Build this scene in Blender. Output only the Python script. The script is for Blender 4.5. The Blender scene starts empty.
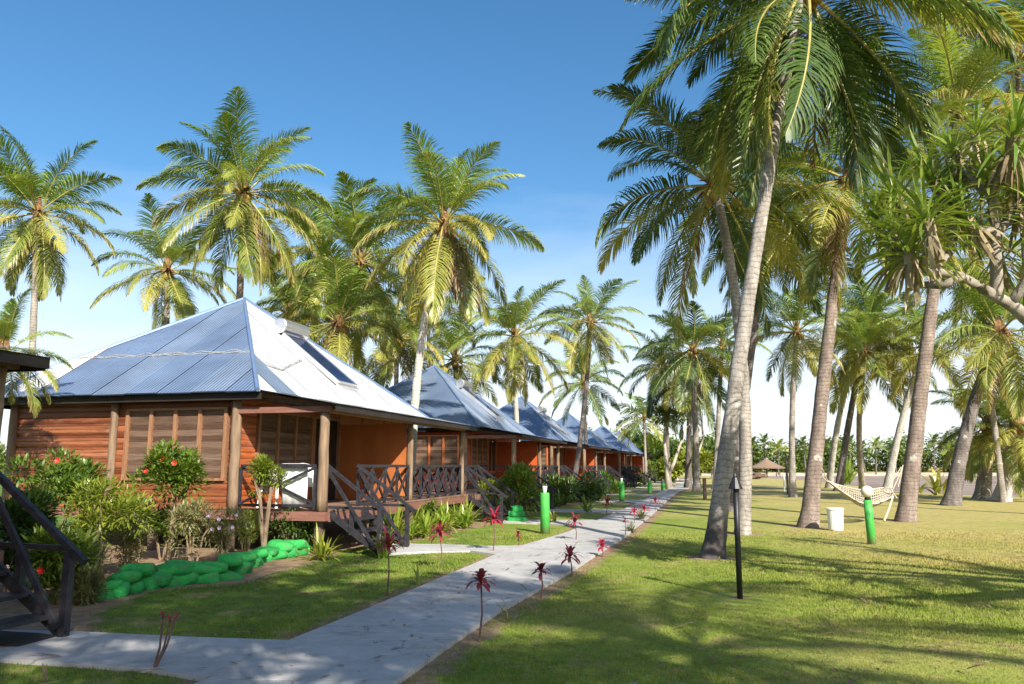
import bpy, math, random
import numpy as np
from mathutils import Vector, Matrix, Euler, noise
R = math.radians
rnd = random.Random(7)
scene = bpy.context.scene
COL = scene.collection
CAMH = 1.6
F = 781.0
PITCH = math.atan(124 / 781)
cp, sp = math.cos(PITCH), math.sin(PITCH)
ROW = R(14.5)                      # direction in which the row of cabins runs
ca, sa = math.cos(ROW), math.sin(ROW)

# ------------------------------------------------------------ layout helpers
def ray(px, py):
    u = (px - 512) / F; v = (342 - py) / F
    return u, cp - v * sp, sp + v * cp
def g(px, py, z0=0.0):
    r = ray(px, py); t = (z0 - CAMH) / r[2]
    return r[0] * t, r[1] * t
def at(px, py, Y):
    r = ray(px, py); t = Y / r[1]
    return Vector((r[0] * t, Y, CAMH + r[2] * t))
def loc(lat, al):
    return lat * ca + al * sa, -lat * sa + al * ca

# ------------------------------------------------------------ mesh helpers
class MB:
    def __init__(s):
        s.v = []; s.f = []; s.m = []; s.att = []
    def add(s, vs, fs, mi=0, att=None):
        b = len(s.v)
        s.v.extend([tuple(p) for p in vs])
        s.f.extend([tuple(b + i for i in f) for f in fs])
        s.m.extend([mi] * len(fs))
        s.att.extend(att if att else [0.0] * len(vs))
    def box(s, c, d, rot=None, mi=0):
        hx, hy, hz = d[0] / 2, d[1] / 2, d[2] / 2
        vs = [Vector((x, y, z)) for z in (-hz, hz) for y in (-hy, hy) for x in (-hx, hx)]
        if rot is not None:
            vs = [rot @ v for v in vs]
        c = Vector(c)
        s.add([c + v for v in vs], [(0, 2, 3, 1), (4, 5, 7, 6), (0, 1, 5, 4), (2, 6, 7, 3), (0, 4, 6, 2), (1, 3, 7, 5)], mi)
    def bx(s, x0, x1, y0, y1, z0, z1, mi=0):
        s.box(((x0 + x1) / 2, (y0 + y1) / 2, (z0 + z1) / 2), (x1 - x0, y1 - y0, z1 - z0), None, mi)
    def bar(s, a, b, w, h, mi=0):
        a = Vector(a); b = Vector(b); d = b - a
        s.box((a + b) / 2, (w, d.length, h), d.to_track_quat('Y', 'Z').to_matrix(), mi)
    def tube(s, pts, rad, n=10, mi=0, cap=True, jit=0.0):
        pts = [Vector(p) for p in pts]
        vs = []; k = len(pts)
        for i, p in enumerate(pts):
            t = (pts[min(i + 1, k - 1)] - pts[max(i - 1, 0)]).normalized()
            ref = Vector((1, 0, 0)) if abs(t.x) < 0.85 else Vector((0, 1, 0))
            a = (ref - t * ref.dot(t)).normalized(); b = t.cross(a)
            r = rad[i] if hasattr(rad, '__len__') else rad
            for j in range(n):
                th = 2 * math.pi * j / n
                rr = r * (1 + jit * noise.noise(Vector((p.x * 3 + math.cos(th), p.y * 3 + math.sin(th), p.z * 3))))
                vs.append(p + a * math.cos(th) * rr + b * math.sin(th) * rr)
        fs = [(i * n + j, i * n + (j + 1) % n, (i + 1) * n + (j + 1) % n, (i + 1) * n + j) for i in range(k - 1) for j in range(n)]
        if cap:
            fs.append(tuple(reversed(range(n)))); fs.append(tuple(range((k - 1) * n, k * n)))
        s.add(vs, fs, mi)
    def ball(s, c, r, n=10, m=7, mi=0, jit=0.0, seed=0):
        c = Vector(c); r = Vector(r) if hasattr(r, '__len__') else Vector((r, r, r))
        vs = []
        for i in range(m + 1):
            ph = math.pi * i / m
            for j in range(n):
                th = 2 * math.pi * j / n
                d = Vector((math.sin(ph) * math.cos(th), math.sin(ph) * math.sin(th), math.cos(ph)))
                k = 1 + jit * noise.noise(d * 1.6 + Vector((seed, 0, 0)))
                vs.append(c + Vector((d.x * r.x, d.y * r.y, d.z * r.z)) * k)
        s.add(vs, [(i * n + j, (i + 1) * n + j, (i + 1) * n + (j + 1) % n, i * n + (j + 1) % n) for i in range(m) for j in range(n)], mi)
    def leaf(s, p, d, up, L, W, seg=2, g_=0.3, mi=0, tip=0.0, fold=0.0):
        """one arched leaf blade: start p, direction d, width across, bending down"""
        p = Vector(p); d = Vector(d).normalized()
        vs = []; at_ = []
        for i in range(seg + 1):
            t = i / seg
            w = d.cross(Vector(up))
            if w.length < 1e-3: w = Vector((1, 0, 0))
            w.normalize()
            prof = (0.55 + 1.8 * t * (1 - t)) if t < 1 else tip
            ww = w * W * 0.5 * prof
            if i == 0: ww = ww * 0.6
            vs += [p - ww, p + ww]; at_ += [t, t]
            p = p + d * (L / seg)
            d = (d + Vector((0, 0, -g_ / seg))).normalized()
        s.add(vs, [(2 * i, 2 * i + 1, 2 * i + 3, 2 * i + 2) for i in range(seg)], mi, at_)
    def build(s, name, mats, parent=None, smooth=False, link=True, origin=None):
        me = bpy.data.meshes.new(name)
        v = s.v
        if origin is not None:
            o = Vector(origin); v = [(p[0] - o.x, p[1] - o.y, p[2] - o.z) for p in v]
        me.from_pydata(v, [], s.f)
        if not isinstance(mats, (list, tuple)): mats = [mats]
        for m in mats: me.materials.append(m)
        if len(mats) > 1: me.polygons.foreach_set('material_index', s.m)
        a = me.attributes.new('tip', 'FLOAT', 'POINT'); a.data.foreach_set('value', s.att)
        if smooth: me.polygons.foreach_set('use_smooth', [True] * len(me.polygons))
        me.update()
        if not link: return me
        ob = bpy.data.objects.new(name, me); COL.objects.link(ob)
        if origin is not None: ob.location = origin
        if parent: ob.parent = parent
        return ob

def tag(o, label=None, cat=None, group=None, kind=None):
    if label: o['label'] = label
    if cat: o['category'] = cat
    if group: o['group'] = group
    if kind: o['kind'] = kind
    return o
def empty(name, l=(0, 0, 0), rz=0.0):
    o = bpy.data.objects.new(name, None); COL.objects.link(o); o.location = l; o.rotation_euler = (0, 0, rz)
    o.empty_display_size = 0.3
    return o
def inst(name, mesh, parent, l=(0, 0, 0), rot=(0, 0, 0), sc=1.0):
    o = bpy.data.objects.new(name, mesh); COL.objects.link(o); o.parent = parent
    o.location = l; o.rotation_euler = rot; o.scale = (sc, sc, sc) if not hasattr(sc, '__len__') else sc
    return o
def copy_tree(o, parent=None):
    c = o.copy(); COL.objects.link(c)
    if parent: c.parent = parent
    for ch in list(o.children): copy_tree(ch, c)
    return c

# ------------------------------------------------------------ materials
class NT:
    def __init__(s, name):
        s.mat = bpy.data.materials.new(name); s.mat.use_nodes = True
        s.t = s.mat.node_tree; s.t.nodes.clear()
        s.out = s.n('ShaderNodeOutputMaterial')
    def n(s, typ, **kw):
        nd = s.t.nodes.new(typ)
        for k, v in kw.items():
            if k in nd.inputs.keys(): nd.inputs[k].default_value = v
            else: setattr(nd, k, v)
        return nd
    def l(s, a, b): s.t.links.new(a, b)
    def coord(s, sc=(1, 1, 1), which='Object'):
        tc = s.n('ShaderNodeTexCoord'); mp = s.n('ShaderNodeMapping'); mp.inputs['Scale'].default_value = sc
        s.l(tc.outputs[which], mp.inputs['Vector']); return mp.outputs['Vector']
    def noise(s, vec, scale, detail=4, rough=0.55):
        nd = s.n('ShaderNodeTexNoise'); nd.inputs['Scale'].default_value = scale; nd.inputs['Detail'].default_value = detail
        nd.inputs['Roughness'].default_value = rough
        if vec is not None: s.l(vec, nd.inputs['Vector'])
        return nd.outputs['Fac']
    def ramp(s, fac, stops):
        r = s.n('ShaderNodeValToRGB'); e = r.color_ramp.elements
        while len(e) > len(stops): e.remove(e[-1])
        while len(e) < len(stops): e.new(0.5)
        for el, (p, c) in zip(e, stops): el.position = p; el.color = (c if hasattr(c, '__len__') else (c, c, c)) + (() if hasattr(c, '__len__') and len(c) == 4 else (1,))
        s.l(fac, r.inputs['Fac']); return r.outputs['Color']
    def mix(s, fac, a, b, mode='MIX'):
        m = s.n('ShaderNodeMix', data_type='RGBA', blend_type=mode)
        for sock, v in ((m.inputs['Factor'], fac), (m.inputs['A'], a), (m.inputs['B'], b)):
            if isinstance(v, (int, float)): sock.default_value = v
            elif isinstance(v, tuple): sock.default_value = v + (1,) if len(v) == 3 else v
            else: s.l(v, sock)
        return m.outputs['Result']
    def math(s, op, a, b=0.0, c=None):
        m = s.n('ShaderNodeMath', operation=op)
        for i, v in enumerate((a, b, c)):
            if v is None: continue
            if isinstance(v, (int, float)): m.inputs[i].default_value = v
            else: s.l(v, m.inputs[i])
        return m.outputs[0]
    def attr(s, name):
        a = s.n('ShaderNodeAttribute', attribute_name=name); return a.outputs['Fac']
    def rand(s): return s.n('ShaderNodeObjectInfo').outputs['Random']
    def bump(s, h, strength=0.3, dist=0.02):
        b = s.n('ShaderNodeBump'); b.inputs['Strength'].default_value = strength; b.inputs['Distance'].default_value = dist
        s.l(h, b.inputs['Height']); return b.outputs['Normal']
    def pbr(s, color, rough=0.6, metal=0.0, normal=None, spec=0.5):
        p = s.n('ShaderNodeBsdfPrincipled')
        for nm, v in (('Base Color', color), ('Roughness', rough), ('Metallic', metal), ('Specular IOR Level', spec)):
            if isinstance(v, (int, float)): p.inputs[nm].default_value = v
            elif isinstance(v, tuple): p.inputs[nm].default_value = v + (1,)
            else: s.l(v, p.inputs[nm])
        if normal is not None: s.l(normal, p.inputs['Normal'])
        return p.outputs[0]
    def done(s, sh): s.l(sh, s.out.inputs['Surface']); return s.mat

def mat_plain(name, c1, c2=None, rough=0.7, sc=6.0, bump=0.2, metal=0.0, stretch=(1, 1, 1), spec=0.4, rnd_amt=0.0):
    t = NT(name); v = t.coord(stretch)
    c2 = c2 or tuple(x * 0.7 for x in c1)
    nz = t.noise(v, sc, 5)
    col = t.ramp(nz, [(0.3, c2), (0.7, c1)])
    if rnd_amt:
        col = t.mix(1.0, col, t.ramp(t.rand(), [(0, 1 - rnd_amt), (1, 1 + rnd_amt)]), 'MULTIPLY')
    fine = t.noise(v, sc * 8, 3)
    return t.done(t.pbr(col, rough, metal, t.bump(fine, bump, 0.01), spec))

def mat_leaf(name, ca_, cb_, tipc=None, tip0=0.75, trans=0.34, rough=0.36, var=0.35, sc=0.7, spec=0.5, world_noise=False):
    """leaf blades: colour differs from frond to frond and blade to blade, light passes through"""
    t = NT(name)
    v = t.coord((1, 1, 1))
    nz = t.noise(v, sc * 4, 3)
    f = t.math('ADD', t.math('MULTIPLY', t.rand(), 0.6), t.math('MULTIPLY', t.math('SUBTRACT', nz, 0.3), 0.9))
    col = t.ramp(f, [(0.1, ca_), (0.9, cb_)])
    br = t.noise(v, sc * 23, 2)
    col = t.mix(1.0, col, t.ramp(br, [(0.3, 1 - var), (0.7, 1 + var * 0.4)]), 'MULTIPLY')
    if tipc is not None:
        tf = t.math('ADD', t.attr('tip'), t.math('MULTIPLY', t.math('SUBTRACT', t.noise(v, 2.5, 2), 0.5), 0.7))
        fac = t.ramp(tf, [(tip0, 0.0), (min(tip0 + 0.25, 1.0), 0.85)])
        col = t.mix(fac, col, tipc)
    p = t.pbr(col, rough, 0, None, spec)
    tr = t.n('ShaderNodeBsdfTranslucent')
    tc = t.mix(1.0, col, (1.25, 1.2, 0.55), 'MULTIPLY'); t.l(tc, tr.inputs['Color'])
    m = t.n('ShaderNodeMixShader'); m.inputs[0].default_value = trans
    t.l(p, m.inputs[1]); t.l(tr.outputs[0], m.inputs[2])
    return t.done(m.outputs[0])

M = {}
M['frond0'] = mat_leaf('young_frond_leaf', (0.12, 0.21, 0.03), (0.28, 0.38, 0.06), (0.36, 0.30, 0.13), 0.98)
M['frond1'] = mat_leaf('grown_frond_leaf', (0.12, 0.20, 0.03), (0.36, 0.43, 0.09), (0.45, 0.38, 0.18), 0.85)
M['frond2'] = mat_leaf('old_frond_leaf', (0.17, 0.24, 0.04), (0.52, 0.48, 0.12), (0.50, 0.34, 0.14), 0.7)
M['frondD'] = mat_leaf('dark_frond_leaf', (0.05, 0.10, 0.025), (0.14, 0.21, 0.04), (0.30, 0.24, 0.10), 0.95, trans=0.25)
M['dead'] = mat_leaf('dead_frond_leaf', (0.17, 0.09, 0.045), (0.36, 0.24, 0.14), (0.42, 0.32, 0.22), 0.6, trans=0.12, rough=0.8)
M['rachis'] = mat_plain('frond_midrib', (0.36, 0.33, 0.09), (0.25, 0.20, 0.06), 0.45, 3)
M['coconut'] = mat_plain('coconut_husk', (0.40, 0.20, 0.04), (0.22, 0.20, 0.04), 0.45, 4, rnd_amt=0.3)
M['fibre'] = mat_plain('crown_fibre', (0.30, 0.16, 0.07), (0.12, 0.06, 0.03), 0.9, 9, 0.6)
M['pandan'] = mat_leaf('screwpine_leaf', (0.13, 0.22, 0.03), (0.34, 0.42, 0.08), (0.42, 0.36, 0.14), 0.9, trans=0.3, rough=0.35)
M['pandan_dead'] = mat_leaf('dry_screwpine_leaf', (0.22, 0.15, 0.08), (0.40, 0.33, 0.20), None, trans=0.1, rough=0.8)
M['shrub'] = mat_leaf('shrub_leaf', (0.08, 0.16, 0.02), (0.24, 0.32, 0.04), None, trans=0.3, rough=0.4, sc=2.0)
M['shrub_lt'] = mat_leaf('pale_shrub_leaf', (0.20, 0.27, 0.03), (0.40, 0.43, 0.07), None, trans=0.35, sc=2.0)
M['shrub_dk'] = mat_leaf('dark_shrub_leaf', (0.04, 0.09, 0.018), (0.11, 0.18, 0.03), None, trans=0.2, sc=2.0)
M['lily'] = mat_leaf('lily_leaf', (0.10, 0.19, 0.02), (0.25, 0.33, 0.05), (0.4, 0.35, 0.1), 0.95, trans=0.35)
M['lily_b'] = mat_leaf('bright_lily_leaf', (0.20, 0.32, 0.03), (0.38, 0.46, 0.08), (0.4, 0.35, 0.1), 0.95, trans=0.4)
M['weed'] = mat_leaf('dry_weed_leaf', (0.14, 0.17, 0.05), (0.30, 0.29, 0.13), None, trans=0.3, sc=2)
M['ti'] = mat_leaf('dark_red_leaf', (0.20, 0.028, 0.042), (0.42, 0.07, 0.09), (0.30, 0.09, 0.06), 0.9, trans=0.35, rough=0.35)
M['ti_pink'] = mat_leaf('crimson_leaf', (0.38, 0.02, 0.06), (0.60, 0.07, 0.13), (0.35, 0.05, 0.06), 0.9, trans=0.4, rough=0.35)
M['red'] = mat_plain('red_petal', (0.75, 0.04, 0.03), (0.6, 0.02, 0.02), 0.5, 9)
M['lilac'] = mat_plain('lilac_petal', (0.62, 0.50, 0.72), (0.5, 0.4, 0.6), 0.6, 9)
M['stem'] = mat_plain('plant_stem', (0.30, 0.22, 0.14), (0.16, 0.11, 0.07), 0.85, 9, 0.4)
M['ti_stem'] = mat_plain('dark_ti_stem', (0.17, 0.10, 0.08), (0.09, 0.05, 0.045), 0.85, 9, 0.4)
M['wood_tree'] = mat_plain('pale_tree_bark', (0.50, 0.45, 0.37), (0.28, 0.24, 0.19), 0.85, 5, 0.5)
M['pandan_wood'] = mat_plain('grey_screwpine_bark', (0.36, 0.32, 0.27), (0.15, 0.125, 0.10), 0.85, 7, 0.6)
M['far_leaf'] = mat_leaf('woodland_leaf', (0.045, 0.095, 0.018), (0.15, 0.21, 0.035), None, trans=0.2, sc=0.05, var=0.5)
M['far_leaf_y'] = mat_leaf('bright_tree_leaf', (0.12, 0.19, 0.025), (0.30, 0.34, 0.05), None, trans=0.3, sc=0.3, var=0.4)

def mat_bark(name, light, dark, stain=False):
    t = NT(name); v = t.coord((1, 1, 1))
    sep = t.n('ShaderNodeSeparateXYZ'); t.l(v, sep.inputs[0])
    z = sep.outputs['Z']
    wob = t.math('MULTIPLY', t.noise(v, 2.6, 4), 0.22)
    ph = t.math('FRACT', t.math('MULTIPLY', t.math('ADD', z, wob), 9.5))
    ramt = t.ramp(t.noise(t.coord((2.5, 2.5, 1.2)), 1.6, 4, 0.7), [(0.34, 0.2), (0.58, 1.0)])
    ring = t.ramp(ph, [(0.0, 0.42), (0.16, 0.95), (0.8, 1.05), (1.0, 0.7)])
    nz = t.noise(t.coord((1, 1, 0.35)), 5.5, 6, 0.7)
    col = t.ramp(nz, [(0.3, dark), (0.62, light)])
    crack = t.noise(t.coord((9, 9, 5)), 3.0, 6, 0.75)
    col = t.mix(1.0, col, t.ramp(crack, [(0.33, 0.72), (0.6, 1.08)]), 'MULTIPLY')
    col = t.mix(ramt, col, t.mix(1.0, col, ring, 'MULTIPLY'))
    lich = t.ramp(t.noise(v, 3.1, 5, 0.6), [(0.60, 0.0), (0.67, 0.65)])
    col = t.mix(lich, col, (0.50, 0.49, 0.44))
    if stain:
        zz = t.math('ADD', z, t.math('MULTIPLY', t.noise(v, 3.0, 4), 1.1))
        fac = t.ramp(t.math('DIVIDE', zz, 2.2), [(0.44, 0.93), (0.62, 0.0)])
        sx = t.math('ADD', sep.outputs['X'], t.math('MULTIPLY', t.noise(v, 6.0, 4), 0.3))
        fac = t.math('MULTIPLY', fac, t.ramp(t.math('ADD', sx, 0.5), [(0.30, 0.35), (0.60, 1.0)]))
        col = t.mix(fac, col, (0.06, 0.052, 0.05))
    h = t.math('ADD', t.math('MULTIPLY', ph, -0.5), t.math('MULTIPLY', crack, 0.8))
    return t.done(t.pbr(col, 0.88, 0, t.bump(h, 0.7, 0.02), 0.2))
M['bark'] = mat_bark('grey_palm_bark', (0.36, 0.325, 0.285), (0.15, 0.13, 0.11))
M['bark_stain'] = mat_bark('grey_palm_bark_with_burnt_foot', (0.37, 0.335, 0.295), (0.155, 0.135, 0.115), True)
M['bark_brown'] = mat_bark('brown_palm_bark', (0.27, 0.215, 0.18), (0.12, 0.09, 0.075))
M['bark_pale'] = mat_bark('whitish_palm_bark', (0.54, 0.51, 0.46), (0.29, 0.265, 0.23))
M['bark_dark'] = mat_bark('dark_palm_bark', (0.20, 0.175, 0.16), (0.075, 0.062, 0.055))

def mat_boards(name, c1, c2, c3, pitch=0.12, axis='Z', rough=0.45, grain=(0.6, 0.6, 9)):
    t = NT(name); v = t.coord((1, 1, 1))
    sep = t.n('ShaderNodeSeparateXYZ'); t.l(v, sep.inputs[0])
    cell = t.math('FLOOR', t.math('DIVIDE', sep.outputs[axis], pitch))
    wn = t.n('ShaderNodeTexWhiteNoise', noise_dimensions='1D'); t.l(cell, wn.inputs['W'])
    base = t.ramp(wn.outputs['Value'], [(0.0, c1), (0.55, c2), (1.0, c3)])
    gr = t.noise(t.coord(grain), 3.2, 6, 0.7)
    col = t.mix(1.0, base, t.ramp(gr, [(0.30, 0.34), (0.48, 0.95), (0.70, 1.3)]), 'MULTIPLY')
    wear = t.ramp(t.noise(t.coord((0.8, 0.8, 2.5)), 1.7, 4), [(0.55, 0.0), (0.75, 0.5)])
    col = t.mix(wear, col, tuple(x * 0.8 + 0.08 for x in c3))
    return t.done(t.pbr(col, rough, 0, t.bump(gr, 0.25, 0.01), 0.35))
M['siding'] = mat_boards('varnished_log_siding', (0.125, 0.036, 0.015), (0.215, 0.066, 0.026), (0.31, 0.12, 0.052))
M['siding_in'] = mat_boards('red_brown_siding', (0.26, 0.065, 0.022), (0.34, 0.085, 0.026), (0.42, 0.11, 0.032))
M['panel'] = mat_plain('orange_plywood', (0.44, 0.15, 0.042), (0.28, 0.08, 0.022), 0.5, 1.2, 0.1, stretch=(1, 1, 0.4))
M['siding_r'] = mat_boards('red_varnished_siding', (0.26, 0.036, 0.014), (0.38, 0.055, 0.018), (0.46, 0.09, 0.028))
M['siding_in_r'] = mat_boards('red_inner_siding', (0.28, 0.045, 0.016), (0.38, 0.06, 0.02), (0.44, 0.085, 0.024))
M['panel_r'] = mat_plain('red_orange_plywood', (0.54, 0.10, 0.02), (0.38, 0.06, 0.014), 0.5, 1.2, 0.1, stretch=(1, 1, 0.4))
M['mullion_r'] = mat_plain('orange_brown_trim', (0.50, 0.17, 0.06), (0.36, 0.10, 0.035), 0.6, 5, 0.3, stretch=(4, 4, 0.5))
M['louvre'] = mat_boards('weathered_louvre_slat', (0.10, 0.056, 0.036), (0.155, 0.095, 0.064), (0.21, 0.14, 0.10), 0.115, rough=0.6)
M['post'] = mat_plain('weathered_log_post', (0.29, 0.20, 0.125), (0.12, 0.075, 0.048), 0.75, 4, 0.5, stretch=(4, 4, 0.4))
M['mullion'] = mat_plain('light_brown_trim', (0.33, 0.175, 0.09), (0.20, 0.095, 0.05), 0.6, 5, 0.3, stretch=(4, 4, 0.5))
M['beam'] = mat_plain('red_brown_beam', (0.25, 0.115, 0.085), (0.16, 0.07, 0.05), 0.7, 4, 0.3, stretch=(1, 1, 4))
M['fascia'] = mat_plain('dark_fascia_board', (0.028, 0.02, 0.017), (0.014, 0.010, 0.009), 0.7, 4, 0.3)
M['rail'] = mat_plain('dark_stained_rail', (0.036, 0.034, 0.042), (0.013, 0.012, 0.016), 0.5, 6, 0.4, stretch=(2, 2, 2))
M['deck'] = mat_boards('deck_board', (0.16, 0.09, 0.06), (0.22, 0.13, 0.09), (0.27, 0.17, 0.12), 0.14, 'Y', 0.7)
M['stump'] = mat_plain('stilt_wood', (0.15, 0.10, 0.07), (0.08, 0.05, 0.04), 0.85, 6)
M['glass'] = mat_plain('dark_window_glass', (0.02, 0.022, 0.025), (0.015, 0.015, 0.02), 0.08, 2, 0.0, spec=0.6)
M['white'] = mat_plain('white_plastic', (0.86, 0.86, 0.84), (0.78, 0.78, 0.76), 0.4, 5, 0.05)
def mat_paint(name, c, c2, dirt=(0.20, 0.16, 0.11)):
    t = NT(name); v = t.coord((1, 1, 1)); sep = t.n('ShaderNodeSeparateXYZ'); t.l(v, sep.inputs[0])
    col = t.ramp(t.noise(t.coord((1, 1, 0.4)), 6, 5, 0.7), [(0.35, c2), (0.65, c)])
    zz = t.math('ADD', sep.outputs['Z'], t.math('MULTIPLY', t.math('SUBTRACT', t.noise(v, 14, 4, 0.7), 0.5), 0.35))
    col = t.mix(t.ramp(zz, [(0.03, 0.75), (0.20, 0.0)]), col, dirt)
    col = t.mix(t.ramp(t.noise(v, 24, 4, 0.7), [(0.63, 0.0), (0.68, 0.6)]), col, dirt)
    return t.done(t.pbr(col, 0.5, 0, t.bump(t.noise(v, 30, 4), 0.3, 0.01), 0.4))
M['green'] = mat_paint('weathered_green_paint', (0.08, 0.44, 0.075), (0.045, 0.31, 0.055))
def mat_bag():
    t = NT('worn_green_painted_sacking'); v = t.coord((1, 1, 1))
    col = t.ramp(t.noise(v, 4, 5, 0.7), [(0.3, (0.025, 0.27, 0.06)), (0.7, (0.045, 0.50, 0.105))])
    col = t.mix(1.0, col, t.ramp(t.rand(), [(0, 0.7), (1, 1.2)]), 'MULTIPLY')
    col = t.mix(t.ramp(t.noise(v, 7, 6, 0.75), [(0.56, 0.0), (0.68, 0.75)]), col, (0.16, 0.13, 0.09))
    return t.done(t.pbr(col, 0.75, 0, t.bump(t.math('ADD', t.noise(v, 9, 5, 0.7), t.noise(v, 70, 2)), 0.9, 0.03), 0.3))
M['bag'] = mat_bag()
M['cream'] = mat_plain('cream_globe', (0.80, 0.74, 0.56), (0.7, 0.62, 0.44), 0.35, 5, 0.05)
M['black'] = mat_plain('black_paint', (0.018, 0.018, 0.022), (0.01, 0.01, 0.012), 0.45, 8, 0.2)
M['lampw'] = mat_plain('pale_lamp_glass', (0.72, 0.70, 0.68), (0.6, 0.58, 0.56), 0.3, 5, 0.05)
M['rope'] = mat_plain('off_white_rope', (0.52, 0.47, 0.38), (0.36, 0.32, 0.25), 0.9, 20, 0.4)
M['cable'] = mat_plain('grey_cable', (0.42, 0.42, 0.42), (0.2, 0.2, 0.2), 0.6, 20, 0.4)
M['tank'] = mat_plain('brushed_steel', (0.75, 0.75, 0.76), (0.62, 0.62, 0.64), 0.28, 9, 0.1, metal=0.85, stretch=(1, 1, 1))
M['solar'] = mat_plain('solar_glass', (0.012, 0.025, 0.09), (0.008, 0.018, 0.07), 0.12, 3, 0.0, spec=0.7)
M['mat'] = mat_plain('dark_rubber_mat', (0.025, 0.025, 0.03), (0.015, 0.015, 0.018), 0.8, 30, 0.5)
M['thatch'] = mat_plain('weathered_thatch', (0.27, 0.19, 0.13), (0.12, 0.08, 0.055), 0.95, 7, 0.8, stretch=(1, 1, 3))
M['kerb_stone'] = mat_plain('grey_stone', (0.30, 0.28, 0.25), (0.16, 0.15, 0.14), 0.9, 6, 0.6)

def mat_roof(name, c, rough, metal):
    t = NT(name); uv = t.n('ShaderNodeUVMap'); uv.uv_map = 'UVMap'
    sep = t.n('ShaderNodeSeparateXYZ'); t.l(uv.outputs[0], sep.inputs[0])
    w = t.math('SINE', t.math('MULTIPLY', sep.outputs['X'], 2 * math.pi / 0.076))
    v = t.coord((1, 1, 1))
    nz = t.noise(v, 0.9, 5, 0.65); fine = t.noise(v, 14, 3)
    col = t.mix(1.0, c, t.ramp(nz, [(0.3, 0.72), (0.7, 1.1)]), 'MULTIPLY')
    rr = t.math('ADD', t.math('MULTIPLY', fine, 0.18), rough - 0.09)
    # screw rows
    fy = t.math('FRACT', t.math('DIVIDE', sep.outputs['Y'], 0.9)); fx = t.math('FRACT', t.math('DIVIDE', sep.outputs['X'], 0.228))
    dot = t.math('MULTIPLY', t.math('LESS_THAN', t.math('ABSOLUTE', t.math('SUBTRACT', fy, 0.5)), 0.018), t.math('LESS_THAN', t.math('ABSOLUTE', t.math('SUBTRACT', fx, 0.5)), 0.12))
    col = t.mix(t.math('MULTIPLY', dot, 0.35), col, (0.12, 0.12, 0.14))
    st = t.n('ShaderNodeCombineXYZ'); t.l(t.math('MULTIPLY', sep.outputs['X'], 5.0), st.inputs[0]); t.l(t.math('MULTIPLY', sep.outputs['Y'], 0.5), st.inputs[1])
    streak = t.ramp(t.noise(st.outputs[0], 1.3, 5, 0.7), [(0.52, 0.0), (0.72, 0.45)])
    col = t.mix(streak, col, t.mix(0.5, col, (0.20, 0.19, 0.18)))
    lines = t.ramp(t.math('FRACT', t.math('DIVIDE', sep.outputs['X'], 0.152)), [(0.0, 0.86), (0.25, 1.0), (0.8, 1.0), (1.0, 0.86)])
    return t.done(t.pbr(col, rr, metal, t.bump(w, 0.75, 0.012), 0.5))
M['roof_blue'] = mat_roof('blue_grey_roof_sheet', (0.17, 0.24, 0.37), 0.42, 0.35)
M['roof_blue2'] = mat_roof('faded_blue_roof_sheet', (0.21, 0.28, 0.40), 0.42, 0.35)
M['roof_white'] = mat_roof('pale_zinc_roof_sheet', (0.74, 0.75, 0.77), 0.42, 0.1)
M['roof_white2'] = mat_roof('zinc_roof_sheet', (0.66, 0.68, 0.72), 0.42, 0.1)
M['roof_white_r'] = mat_roof('pale_blue_zinc_roof_sheet', (0.30, 0.37, 0.48), 0.42, 0.2)
M['roof_white2_r'] = mat_roof('grey_blue_zinc_roof_sheet', (0.22, 0.29, 0.42), 0.44, 0.2)
M['ridge'] = mat_plain('blue_ridge_capping', (0.16, 0.24, 0.40), (0.13, 0.20, 0.34), 0.4, 3, 0.1, metal=0.3)

# lawn colour shared by the ground sheet and the grass blades
def lawn_color(t, v):
    big = t.noise(v, 0.16, 4, 0.55); mid = t.noise(v, 0.9, 5, 0.65); fine = t.noise(v, 22, 4, 0.7)
    sep = t.n('ShaderNodeSeparateXYZ'); t.l(v, sep.inputs[0])
    # drier towards the open side of the lawn (away from the cabins)
    dry = t.math('ADD', t.math('MULTIPLY', sep.outputs['X'], 0.026), t.math('ADD', t.math('MULTIPLY', big, 0.8), t.math('MULTIPLY', mid, 0.35)))
    col = t.ramp(dry, [(0.42, (0.10, 0.18, 0.018)), (0.62, (0.215, 0.275, 0.038)), (0.90, (0.40, 0.345, 0.115))])
    col = t.mix(1.0, col, t.ramp(fine, [(0.25, 0.62), (0.75, 1.2)]), 'MULTIPLY')
    patch = t.ramp(t.noise(v, 1.7, 4, 0.6), [(0.55, 0.0), (0.70, 0.7)])
    col = t.mix(patch, col, (0.36, 0.27, 0.13))
    dark = t.ramp(t.noise(v, 3.3, 5, 0.7), [(0.30, 0.62), (0.52, 1.0)])
    return t.mix(1.0, col, dark, 'MULTIPLY'), fine
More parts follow.
